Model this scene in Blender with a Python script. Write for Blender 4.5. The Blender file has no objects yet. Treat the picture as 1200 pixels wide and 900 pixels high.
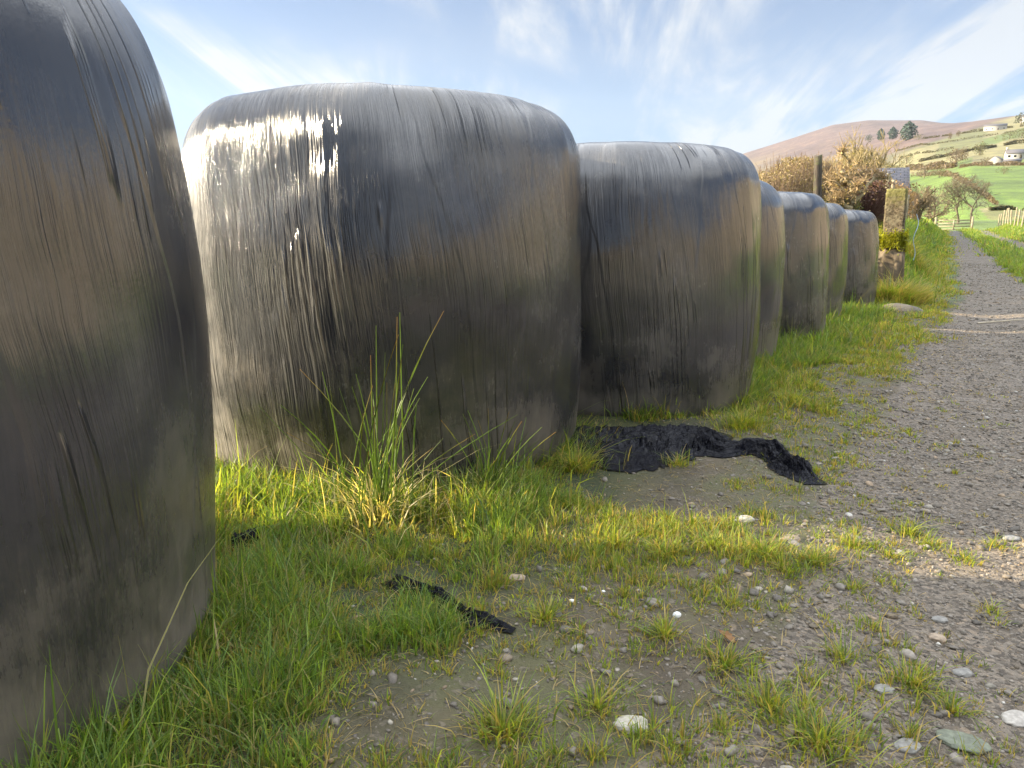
import bpy, math
import numpy as np
from mathutils import Vector

# ------------------------------------------------------------------ camera, sky, sun, exposure
scene = bpy.context.scene
COL = scene.collection
EYE = 0.775
PITCH = math.radians(10.3)
FPX = 890.0                                   # focal length in pixels of a 1200 px wide frame
cam_d = bpy.data.cameras.new("camera")
cam = bpy.data.objects.new("camera", cam_d)
COL.objects.link(cam)
cam.location = (0, 0, EYE)
cam.rotation_euler = (math.radians(90) - PITCH, 0, 0)
cam_d.sensor_width = 36.0
cam_d.lens = 36.0 * FPX / 1200.0
cam_d.clip_start = 0.05
cam_d.clip_end = 12000
scene.camera = cam

SUN_EL = 17.0
SUN_AZ = -82.0                                # degrees clockwise from +Y (the view direction)
se, sa = math.radians(SUN_EL), math.radians(SUN_AZ)
SUN_DIR = Vector((math.sin(sa) * math.cos(se), math.cos(sa) * math.cos(se), math.sin(se)))

world = bpy.data.worlds.new("World")
scene.world = world
world.use_nodes = True
wn = world.node_tree
wn.nodes.clear()
w_out = wn.nodes.new("ShaderNodeOutputWorld")
w_bg = wn.nodes.new("ShaderNodeBackground")
w_sky = wn.nodes.new("ShaderNodeTexSky")
w_sky.sky_type = 'NISHITA'
w_sky.sun_disc = False
w_sky.sun_elevation = se
w_sky.sun_rotation = sa
w_sky.air_density = 1.0
w_sky.dust_density = 0.4
w_sky.ozone_density = 3.0
w_bg.inputs["Strength"].default_value = 0.034

def wnode(t, **kw):
    n = wn.nodes.new(t)
    for k, v in kw.items():
        setattr(n, k, v)
    return n

def wmath(op, a, b=None, c=None):
    n = wnode("ShaderNodeMath", operation=op)
    for i, x in enumerate((a, b, c)):
        if x is None:
            continue
        if isinstance(x, (int, float)):
            n.inputs[i].default_value = x
        else:
            wn.links.new(x, n.inputs[i])
    return n.outputs[0]

tc = wnode("ShaderNodeTexCoord")
sep = wnode("ShaderNodeSeparateXYZ")
wn.links.new(tc.outputs["Generated"], sep.inputs[0])
zz = wmath('MAXIMUM', wmath('ADD', sep.outputs[2], 0.10), 0.03)
px_ = wmath('DIVIDE', sep.outputs[0], zz)
py_ = wmath('DIVIDE', sep.outputs[1], zz)
def cloud(sx, sy, seed, scale, detail, dist, lo, hi, rot=0.0):
    c, s = math.cos(rot), math.sin(rot)
    ax = wmath('ADD', wmath('MULTIPLY', px_, c * sx), wmath('MULTIPLY', py_, -s * sx))
    ay = wmath('ADD', wmath('MULTIPLY', px_, s * sy), wmath('MULTIPLY', py_, c * sy))
    cmb = wnode("ShaderNodeCombineXYZ")
    wn.links.new(ax, cmb.inputs[0]); wn.links.new(ay, cmb.inputs[1])
    cmb.inputs[2].default_value = seed
    n = wnode("ShaderNodeTexNoise")
    n.inputs["Scale"].default_value = scale
    n.inputs["Detail"].default_value = detail
    n.inputs["Roughness"].default_value = 0.6
    n.inputs["Distortion"].default_value = dist
    wn.links.new(cmb.outputs[0], n.inputs["Vector"])
    m = wnode("ShaderNodeMapRange")
    m.inputs[1].default_value = lo; m.inputs[2].default_value = hi
    m.interpolation_type = 'SMOOTHSTEP'
    wn.links.new(n.outputs["Fac"], m.inputs[0])
    return m.outputs[0]
c1 = cloud(1.0, 0.15, 3.1, 2.0, 8, 0.6, 0.42, 0.66, 0.05)     # long streaks of cirrus
c2 = cloud(1.0, 0.35, 2.2, 0.55, 5, 0.7, 0.34, 0.60, 0.2)     # where the streaks gather
c3 = cloud(1.0, 0.8, 1.7, 0.35, 3, 0.2, 0.40, 0.75, 0.0)      # soft veil
fac = wmath('ADD', wmath('MULTIPLY', wmath('MULTIPLY', c1, c2), 2.1), wmath('MULTIPLY', c3, 0.22))
low = wnode("ShaderNodeMapRange")
low.inputs[1].default_value = 0.0; low.inputs[2].default_value = 0.30
low.inputs[3].default_value = 0.12; low.inputs[4].default_value = 0.0
wn.links.new(sep.outputs[2], low.inputs[0])
fac = wmath('MINIMUM', wmath('ADD', fac, low.outputs[0]), 1.0)
veil = wnode("ShaderNodeMapRange")  # added cloud cover above the frame, part of the overhead fill
veil.inputs[1].default_value = 0.33; veil.inputs[2].default_value = 0.7
veil.inputs[3].default_value = 0.0; veil.inputs[4].default_value = 0.55
wn.links.new(sep.outputs[2], veil.inputs[0])
fac = wmath('MINIMUM', wmath('ADD', wmath('MULTIPLY', fac, 0.95), veil.outputs[0]), 0.95)
mixc = wnode("ShaderNodeMix", data_type='RGBA')
wn.links.new(fac, mixc.inputs[0])
blue = wnode("ShaderNodeVectorMath", operation='MULTIPLY')
wn.links.new(w_sky.outputs[0], blue.inputs[0]); blue.inputs[1].default_value = (0.70, 0.87, 1.08)
wn.links.new(blue.outputs[0], mixc.inputs[6])
# unseen cloud overhead, boosted as added fill light for the shaded ground
over = wnode("ShaderNodeMapRange"); over.interpolation_type = 'SMOOTHSTEP'
over.inputs[1].default_value = 0.33; over.inputs[2].default_value = 0.75
over.inputs[3].default_value = 1.0; over.inputs[4].default_value = 6.3
wn.links.new(sep.outputs[2], over.inputs[0])
cc = wnode("ShaderNodeVectorMath", operation='SCALE')
cc.inputs[0].default_value = (4.5, 4.75, 5.1)
wn.links.new(over.outputs[0], cc.inputs["Scale"])
wn.links.new(cc.outputs[0], mixc.inputs[7])
wn.links.new(mixc.outputs[2], w_bg.inputs[0])
wn.links.new(w_bg.outputs[0], w_out.inputs[0])

sun_d = bpy.data.lights.new("sun", 'SUN')
sun_d.energy = 5.0
sun_d.angle = math.radians(0.5)
sun_d.color = (1.0, 0.84, 0.60)
sun = bpy.data.objects.new("sun", sun_d)
COL.objects.link(sun)
sun.location = (-20, 5, 12)
sun.rotation_euler = (-SUN_DIR).to_track_quat('-Z', 'Y').to_euler()

scene.view_settings.view_transform = 'Standard'
scene.view_settings.look = 'None'
scene.view_settings.gamma = 1.0
scene.view_settings.exposure = 2.15
scene.render.engine = 'CYCLES'
scene.cycles.use_denoising = True
scene.cycles.max_bounces = 6
scene.cycles.sample_clamp_indirect = 6.0

# ------------------------------------------------------------------ helpers
rng = np.random.default_rng(11)

def link(o, parent=None):
    COL.objects.link(o)
    if parent is not None:
        o.parent = parent
    return o

def tag(o, label=None, cat=None, group=None, kind=None):
    for k, v in (("label", label), ("category", cat), ("group", group), ("kind", kind)):
        if v:
            o[k] = v
    return o

def empty(name, loc, label, cat, group=None, rz=0.0):
    o = bpy.data.objects.new(name, None)
    o.location = loc
    o.rotation_euler = (0, 0, rz)
    o.empty_display_size = 0.2
    link(o)
    return tag(o, label, cat, group)

def make_mesh(name, verts, faces, mat=None, parent=None, smooth=True, col=None, uv=None, attrs=None):
    """verts (n,3); faces: list of arrays (m,k) or one array; col (n,3|4) point colours; uv (n,2)"""
    verts = np.asarray(verts, dtype=np.float32)
    if isinstance(faces, np.ndarray):
        faces = [faces]
    faces = [np.asarray(f, dtype=np.int32) for f in faces if len(f)]
    me = bpy.data.meshes.new(name)
    me.vertices.add(len(verts))
    me.vertices.foreach_set("co", verts.ravel())
    loops = np.concatenate([f.ravel() for f in faces])
    tot = np.concatenate([np.full(len(f), f.shape[1], dtype=np.int32) for f in faces])
    start = np.concatenate([[0], np.cumsum(tot)[:-1]]).astype(np.int32)
    me.loops.add(len(loops))
    me.loops.foreach_set("vertex_index", loops)
    me.polygons.add(len(tot))
    me.polygons.foreach_set("loop_start", start)
    me.polygons.foreach_set("loop_total", tot)
    if smooth:
        me.polygons.foreach_set("use_smooth", np.ones(len(tot), dtype=bool))
    if col is not None:
        col = np.asarray(col, dtype=np.float32)
        if col.shape[1] == 3:
            col = np.concatenate([col, np.ones((len(col), 1), np.float32)], 1)
        a = me.attributes.new("tint", 'FLOAT_COLOR', 'POINT')
        a.data.foreach_set("color", col.ravel())
    if uv is not None:
        a = me.attributes.new("sheet", 'FLOAT_VECTOR', 'POINT')
        u3 = np.concatenate([np.asarray(uv, np.float32), np.zeros((len(uv), 1), np.float32)], 1)
        a.data.foreach_set("vector", u3.ravel())
    if attrs:
        for k, v in attrs.items():
            a = me.attributes.new(k, 'FLOAT', 'POINT')
            a.data.foreach_set("value", np.asarray(v, np.float32))
    me.update(calc_edges=True)
    me.validate()
    if mat is not None:
        me.materials.append(mat)
    o = bpy.data.objects.new(name, me)
    return link(o, parent)

def hash2(ix, iy, seed):
    h = (ix.astype(np.int64) * 374761393 + iy.astype(np.int64) * 668265263 + seed * 974634777) & 0xffffffff
    h = ((h ^ (h >> 13)) * 1274126177) & 0xffffffff
    h = (h ^ (h >> 16)) & 0xffffffff
    return h / 4294967295.0

def vnoise(x, y, seed=0, perx=None):
    x = np.asarray(x, float); y = np.asarray(y, float)
    ix = np.floor(x); iy = np.floor(y)
    fx = x - ix; fy = y - iy
    fx = fx * fx * (3 - 2 * fx); fy = fy * fy * (3 - 2 * fy)
    ix = ix.astype(np.int64); iy = iy.astype(np.int64)
    jx = ix + 1
    if perx:
        ix = ix % perx; jx = jx % perx
    a = hash2(ix, iy, seed); b = hash2(jx, iy, seed)
    c = hash2(ix, iy + 1, seed); d = hash2(jx, iy + 1, seed)
    return (a * (1 - fx) + b * fx) * (1 - fy) + (c * (1 - fx) + d * fx) * fy

def fbm(x, y, seed=0, octv=4, gain=0.5):
    s = 0; a = 1; t = 0
    for i in range(octv):
        s = s + a * vnoise(np.asarray(x) * 2 ** i, np.asarray(y) * 2 ** i, seed + i * 17)
        t += a; a *= gain
    return s / t

def sstep(x, a, b):
    t = np.clip((np.asarray(x, float) - a) / (b - a), 0, 1)
    return t * t * (3 - 2 * t)

# row coordinates: v runs along the row of bales, u to the right of it
DA = math.radians(31.5)
def uv2xy(u, v):
    return v * math.sin(DA) + u * math.cos(DA), v * math.cos(DA) - u * math.sin(DA)
def xy2uv(x, y):
    return x * math.cos(DA) - y * math.sin(DA), x * math.sin(DA) + y * math.cos(DA)

# ------------------------------------------------------------------ terrain heights
SP, CP = math.sin(PITCH), math.cos(PITCH)
def tan_el(ypx, az):
    y = (450.0 - ypx) / FPX
    return (-SP + CP * y) / (CP + SP * y) * math.cos(az)
def pix_az(x, y):
    yy = (450.0 - y) / FPX
    return math.atan2((x - 600.0) / FPX, CP + SP * yy)
def el_pix(t, az):
    q = t / np.cos(az)
    y = (SP + q * CP) / (CP - q * SP)
    return 450 - y * FPX
def az_pix(az, ypx):
    yy = (450.0 - ypx) / FPX
    return 600 + FPX * np.tan(az) * (CP + SP * yy)

RT = np.array([60, 80, 100, 130, 200, 300, 450, 700, 1000, 1400, 2000, 2600, 4000.])
# columns of the view: azimuth (deg) -> image height of the ground at each distance
TAB = {
    12.0: [285, 286, 284, 282, 278, 272, 262, 248, 236, 222, 205, 196, 230],
    15.7: [285, 286, 284, 281, 276, 270, 258, 242, 230, 212, 195, 180, 215],
    18.6: [284, 285, 283, 278, 272, 264, 250, 232, 216, 198, 178, 163, 200],
    22.0: [282, 283, 281, 276, 268, 258, 244, 222, 203, 182, 158, 143, 170],
    24.2: [280, 282, 279, 272, 262, 250, 232, 208, 190, 170, 150, 138, 160],
    27.3: [275, 279, 276, 268, 250, 233, 212, 182, 163, 150, 144, 139.5, 160],
    30.3: [268, 277, 273, 262, 240, 212, 194, 170, 152, 140, 146, 150, 170],
    34.0: [266, 276, 272, 262, 240, 215, 188, 160, 140, 129, 138, 150, 170],
    37.0: [266, 274, 268, 258, 236, 212, 184, 156, 134, 124, 130, 140, 170],
}
azs, rows = [], []
for a, r in TAB.items():
    azs.append(a)
    rows.append([tan_el(y, math.radians(a)) for y in r])
GEN = np.array([0.0, 0.0, 0.005, 0.01, 0.03, 0.055, 0.085, 0.12, 0.15, 0.175, 0.17, 0.15, 0.1])
for a, k, off in ((50, 1.25, .005), (75, 1.65, .01), (100, 1.6, .01), (130, .95, .01), (160, .6, .0), (180, .55, .0)):
    azs.append(a); rows.append(list(GEN * k + off * (RT > 90)))
for a, k in ((-180, .55), (-150, .5), (-120, .35), (-80, .2), (-40, .25), (-10, .35)):
    azs.insert(0, a); rows.insert(0, list(GEN * k))
order = np.argsort(azs)
azs = np.array(azs)[order]; rows = np.array(rows)[order]
RS = np.geomspace(0.25, 5200, 520)
view_az = np.concatenate([np.arange(-180, -50, 3.0), np.arange(-50, 8, 0.5), np.arange(8, 44, 0.16), np.arange(44, 180, 3.0)])
AZG = np.radians(view_az)
def far_tab():
    lr = np.log(RT)
    T = np.zeros((len(azs), len(RS)))
    for i in range(len(azs)):
        T[i] = np.interp(np.log(RS), lr, rows[i])
    # smooth along distance
    k = np.exp(-0.5 * (np.arange(-9, 10) / 4.0) ** 2); k /= k.sum()
    for i in range(len(azs)):
        T[i] = np.convolve(np.pad(T[i], 9, mode='edge'), k, mode='valid')
    F = np.zeros((len(AZG), len(RS)))
    for j in range(len(RS)):
        F[:, j] = np.interp(view_az, azs, T[:, j])
    return EYE + F * RS[None, :]
FARZ = far_tab()

def track_left(v):
    return np.interp(v, [-60, 0, 3, 13, 24, 40, 55, 80, 120], [-.35, -.35, -.42, -.26, -.72, -1.3, -1.95, -3.2, -6.0])
def z_near(x, y):
    u, v = xy2uv(x, y)
    z = np.interp(v, [-80, 0, 10, 16, 24, 40, 55, 70, 78, 95], [0.0, 0.0, 0.02, .16, .46, .95, 1.35, 2.0, 1.9, 1.2])
    L = track_left(v)
    d = L - 0.25 - u                                            # distance left of the track edge
    bank = sstep(v, 10.6, 17.0) * sstep(v, 85, 60)
    z = z + 0.85 * bank * sstep(d, 0.0, 1.15) + 0.25 * sstep(v, 10.6, 14) * sstep(d, .2, .9) * sstep(v, 30, 16)
    z = z + 0.12 * sstep(d, 2.6, 5.0) * (1 - bank)
    e = u - (L + 3.0)
    z = z + 0.6 * sstep(e, 0, 1.8) * sstep(v, 15, 40) + .1 * sstep(e, 0, 1)
    # ruts, crown of the verge and small unevenness
    r1 = np.exp(-((u - L - .5) / .42) ** 2); r2 = np.exp(-((u - L - 2.2) / .42) ** 2)
    z = z - 0.035 * r1 - 0.035 * r2
    z = z + 0.04 * (fbm(x * 1.1 + 9, y * 1.1, 5, 3) - .5) + 0.022 * (fbm(x * 5, y * 5, 8, 3) - .5)
    z = z + 0.10 * (fbm(x * 1.7, y * 1.7, 21, 3) - .5) * bank * sstep(d, 0, .6)
    return z
def terrain_z(x, y):
    x = np.asarray(x, float); y = np.asarray(y, float)
    R = np.hypot(x, y) + 1e-6
    az = np.arctan2(x, y)
    ia = np.interp(az, AZG, np.arange(len(AZG)))
    ir = np.interp(np.log(R), np.log(RS), np.arange(len(RS)))
    a0 = np.clip(np.floor(ia).astype(int), 0, len(AZG) - 2); fa = ia - a0
    r0 = np.clip(np.floor(ir).astype(int), 0, len(RS) - 2); fr = ir - r0
    zf = ((FARZ[a0, r0] * (1 - fa) + FARZ[a0 + 1, r0] * fa) * (1 - fr) + (FARZ[a0, r0 + 1] * (1 - fa) + FARZ[a0 + 1, r0 + 1] * fa) * fr)
    amp = np.clip(R / 500, 0, 6) * 1.1 * sstep(R, 150, 500) * sstep(R, 3200, 1500)
    zf = zf + amp * (fbm(x / 140, y / 140, 31, 4) - .5) * 1.6
    w = sstep(R, 62, 100)
    zn = z_near(x, y)
    return zn * (1 - w) + zf * w
def tz(x, y):
    return float(terrain_z(np.array([x]), np.array([y]))[0])

def pix_ground(px, py, rmin=0.6, rmax=4500):
    """where the line of sight through a photo pixel meets the terrain"""
    x = (px - 600.0) / FPX; y = (450.0 - py) / FPX
    d = np.array([x, CP + SP * y, -SP + CP * y])
    t = np.geomspace(rmin, rmax, 4000)
    P = d[None, :] * t[:, None]
    zt = terrain_z(P[:, 0], P[:, 1])
    below = np.where(EYE + P[:, 2] < zt)[0]
    k = below[0] if len(below) else len(t) - 1
    return float(P[k, 0]), float(P[k, 1]), float(zt[k])
def at_range(px, py, R):
    """ground point in the direction of a pixel column at horizontal distance R"""
    a = pix_az(px, py)
    x, y = R * math.sin(a), R * math.cos(a)
    return x, y, tz(x, y)

# ------------------------------------------------------------------ materials
def new_mat(name):
    m = bpy.data.materials.new(name)
    m.use_nodes = True
    nt = m.node_tree
    nt.nodes.clear()
    out = nt.nodes.new("ShaderNodeOutputMaterial")
    return m, nt, out
class NB:
    """small node builder"""
    def __init__(self, nt): self.nt = nt
    def n(self, t, **kw):
        x = self.nt.nodes.new(t)
        for k, v in kw.items(): setattr(x, k, v)
        return x
    def put(self, sock, v):
        if isinstance(v, (int, float)): sock.default_value = v
        elif isinstance(v, (tuple, list)):
            sock.default_value = tuple(v) + ((1.0,) if len(v) == 3 and sock.type == 'RGBA' else ())
        else: self.nt.links.new(v, sock)
    def math(self, op, a, b=None, c=None, clamp=False):
        x = self.n("ShaderNodeMath", operation=op); x.use_clamp = clamp
        for i, q in enumerate((a, b, c)):
            if q is not None: self.put(x.inputs[i], q)
        return x.outputs[0]
    def noise(self, vec, scale, detail=3, rough=.5, dist=0.0, dim='3D'):
        x = self.n("ShaderNodeTexNoise", noise_dimensions=dim)
        if vec is not None: self.put(x.inputs["Vector"], vec)
        x.inputs["Scale"].default_value = scale; x.inputs["Detail"].default_value = detail
        x.inputs["Roughness"].default_value = rough; x.inputs["Distortion"].default_value = dist
        return x
    def vor(self, vec, scale, feature='F1', rand=1.0):
        x = self.n("ShaderNodeTexVoronoi", feature=feature)
        if vec is not None: self.put(x.inputs["Vector"], vec)
        x.inputs["Scale"].default_value = scale; x.inputs["Randomness"].default_value = rand
        return x
    def ramp(self, f, a, b, c=0.0, d=1.0, smooth=True):
        x = self.n("ShaderNodeMapRange")
        if smooth: x.interpolation_type = 'SMOOTHSTEP'
        self.put(x.inputs[0], f)
        for i, q in enumerate((a, b, c, d)): self.put(x.inputs[i + 1], q)
        return x.outputs[0]
    def mix(self, f, a, b, blend='MIX'):
        x = self.n("ShaderNodeMix", data_type='RGBA', blend_type=blend)
        self.put(x.inputs[0], f); self.put(x.inputs[6], a); self.put(x.inputs[7], b)
        return x.outputs[2]
    def scale(self, vec, s):
        x = self.n("ShaderNodeVectorMath", operation='MULTIPLY')
        self.put(x.inputs[0], vec); x.inputs[1].default_value = s
        return x.outputs[0]
    def attr(self, name):
        x = self.n("ShaderNodeAttribute", attribute_name=name)
        return x
    def pos(self):
        return self.n("ShaderNodeNewGeometry").outputs["Position"]
    def obj(self):
        return self.n("ShaderNodeTexCoord").outputs["Object"]
    def bump(self, h, dist, strength=1.0, normal=None):
        x = self.n("ShaderNodeBump")
        x.inputs["Distance"].default_value = dist; x.inputs["Strength"].default_value = strength
        self.put(x.inputs["Height"], h)
        if normal is not None: self.put(x.inputs["Normal"], normal)
        return x.outputs[0]
    def bsdf(self, out, color, rough=.6, normal=None, spec=.5, **kw):
        x = self.n("ShaderNodeBsdfPrincipled")
        self.put(x.inputs["Base Color"], color); self.put(x.inputs["Roughness"], rough)
        x.inputs["Specular IOR Level"].default_value = spec
        if normal is not None: self.put(x.inputs["Normal"], normal)
        for k, v in kw.items(): self.put(x.inputs[k.replace('_', ' ')], v)
        self.nt.links.new(x.outputs[0], out.inputs[0])
        return x

def leaf_material(name, rough=.5, trans=.45, spec=.35, tgain=(1.15, 1.25, .6)):
    m, nt, out = new_mat(name); b = NB(nt)
    a = b.attr("tint").outputs["Color"]
    p = b.n("ShaderNodeBsdfPrincipled")
    b.put(p.inputs["Base Color"], a); p.inputs["Roughness"].default_value = rough
    p.inputs["Specular IOR Level"].default_value = spec
    t = b.n("ShaderNodeBsdfTranslucent")
    tg = b.n("ShaderNodeVectorMath", operation='MULTIPLY')
    b.put(tg.inputs[0], a); tg.inputs[1].default_value = tgain
    b.put(t.inputs[0], tg.outputs[0])
    mx = b.n("ShaderNodeMixShader"); mx.inputs[0].default_value = trans
    nt.links.new(p.outputs[0], mx.inputs[1]); nt.links.new(t.outputs[0], mx.inputs[2])
    nt.links.new(mx.outputs[0], out.inputs[0])
    return m
M_GRASS = leaf_material("grass_blades", .45, .55, .4, (1.7, 1.6, .5))
M_LEAF = leaf_material("dry_leaves", .6, .35)
M_NEEDLE = leaf_material("dark_needles", .6, .1, .3)

def tint_mat(name, rough=.8, bscale=40.0, bdist=.004, var=.35, spec=.3):
    m, nt, out = new_mat(name); b = NB(nt)
    a = b.attr("tint").outputs["Color"]
    n = b.noise(b.pos(), bscale, 4, .6)
    f = b.ramp(n.outputs["Fac"], .3, .7, 1 - var, 1 + var)
    c = b.n("ShaderNodeVectorMath", operation='SCALE')
    b.put(c.inputs[0], a); b.put(c.inputs["Scale"], f)
    b.bsdf(out, c.outputs[0], rough, b.bump(n.outputs["Fac"], bdist), spec)
    return m
M_BARK = tint_mat("bark", .85, 60, .004)
M_TWIG = tint_mat("twigs", .8, 200, .001, .2)
M_STONE = tint_mat("stones", .7, 90, .002, .22, .4)

# ------------------------------------------------------------------ ground
def field_colour(x, y, z):
    """base colour of the land, decided by which field a point of the hillside lies in"""
    R = np.hypot(x, y); az = np.arctan2(x, y)
    t = (z - EYE) / R
    q = t / np.cos(az)
    yy = (SP + q * CP) / (CP - q * SP)
    P = 450 - FPX * yy
    X = 600 + FPX * np.tan(az) * (CP + SP * yy)
    infront = np.abs(az) < math.radians(60)
    n1 = fbm(x / 90, y / 90, 51, 4); n2 = fbm(x / 25, y / 25, 61, 3)
    def c(r, g, b): return np.array([r, g, b])[None, :]
    moor = c(.105, .064, .050) * (0.75 + .6 * n1[:, None]) + c(.05, .035, .02) * sstep(n2, .5, .7)[:, None]
    moor2 = c(.17, .125, .055)
    lowmoor = sstep(P + (n1 - .5) * 30, 172 + (X - 850) * .0, 205)[:, None]
    col = moor * (1 - lowmoor) + moor2 * (.75 + .5 * n1[:, None]) * lowmoor
    grassy = sstep(P + .30 * (X - 1060) + (n1 - .5) * 10, 172, 178) * sstep(X + (n1 - .5) * 40, 1015, 1060)
    grassy = np.where(R < 260, 1.0, grassy)
    s = P + .27 * (X - 1060)
    band = np.floor((s + (n2 - .5) * 1.5 + 100) / 9.0).astype(int)
    hb = hash2(band, (np.floor((X + s * .6) / 55)).astype(int), 3)
    olive = c(.145, .145, .04); yel = c(.22, .195, .075); grn = c(.12, .155, .025); 
    fc = np.where(hb[:, None] < .3, olive, np.where(hb[:, None] < .62, yel, grn)) * (.8 + .4 * n1[:, None])
    big = ((X > 1118 + (P - 196) * .9) & (P > 195) & (P < 246))
    big2 = ((P > 205 - (X - 1065) * .02) & (X > 1062) & ~(X > 1112 + (P - 205) * .9))
    lush = c(.115, .175, .014) * (.85 + .3 * n2[:, None])
    fc = np.where((big | big2)[:, None], lush, fc)
    fc = np.where((R < 140)[:, None], c(.10, .145, .03) * (.8 + .4 * n2[:, None]), fc)
    g = grassy[:, None]
    col = col * (1 - g) + fc * g
    # away from the view: rough tawny grass and bracken
    wild = c(.25, .175, .105) * (.65 + .7 * n1[:, None]) + c(-.02, .03, -.01) * sstep(n2, .45, .7)[:, None]
    out = (X > 1330) | (~infront) | (X < 700)
    return np.where(out[:, None], wild, col * (1 - .30 * sstep(R, 100, 300))[:, None])

def build_ground():
    A, Rr = np.meshgrid(AZG, RS, indexing='ij')
    x = (Rr * np.sin(A)).ravel(); y = (Rr * np.cos(A)).ravel()
    z = terrain_z(x, y)
    u, v = xy2uv(x, y)
    L = track_left(v)
    wob = .28 * (fbm(x * 1.3, y * 1.3, 71, 3) - .5)
    o = u - L
    rut1 = sstep(o + wob, -.05, .12) * sstep(o - wob, 1.12, .95)
    near_all = sstep(o + wob, .0, .42) * sstep(v, 9.0, 4.0)
    rut2 = sstep(o + wob, 1.66, 1.8) * sstep(o + wob, 2.85, 2.65)
    gravel = np.maximum(np.maximum(rut1, near_all * sstep(o, 3.2, 2.9)), rut2) * sstep(v, 96, 80)
    # muddy fringe between grass and gravel
    mud = sstep(o + wob * 1.3, -.72, -.25) * sstep(o, 3.6, 3.2) * sstep(v, 14, 8)
    R = np.hypot(x, y)
    col = field_colour(x, y, z)
    nA, nR = len(AZG), len(RS)
    idx = np.arange(nA * nR).reshape(nA, nR)
    a = idx; bidx = np.roll(idx, -1, axis=0)
    f = np.stack([a[:, :-1], a[:, 1:], bidx[:, 1:], bidx[:, :-1]], -1).reshape(-1, 4)
    verts = np.stack([x, y, z], 1)
    # centre fan
    c = len(verts)
    verts = np.concatenate([verts, [[0, 0, z[:nR * nA:nR].mean()]]])
    fan = np.stack([idx[:, 0], bidx[:, 0], np.full(nA, c)], 1)
    app = lambda q, val: np.concatenate([q, [val]])
    o_ = make_mesh("ground", verts, [f, fan], M_GROUND, None, True, np.concatenate([col, [[.1, .1, .05]]]),
                   attrs={"gravel": app(gravel, 1), "mud": app(mud, 1), "farness": app(sstep(R, 22, 70), 0)})
    tag(o_, kind="structure")
    return o_

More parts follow.
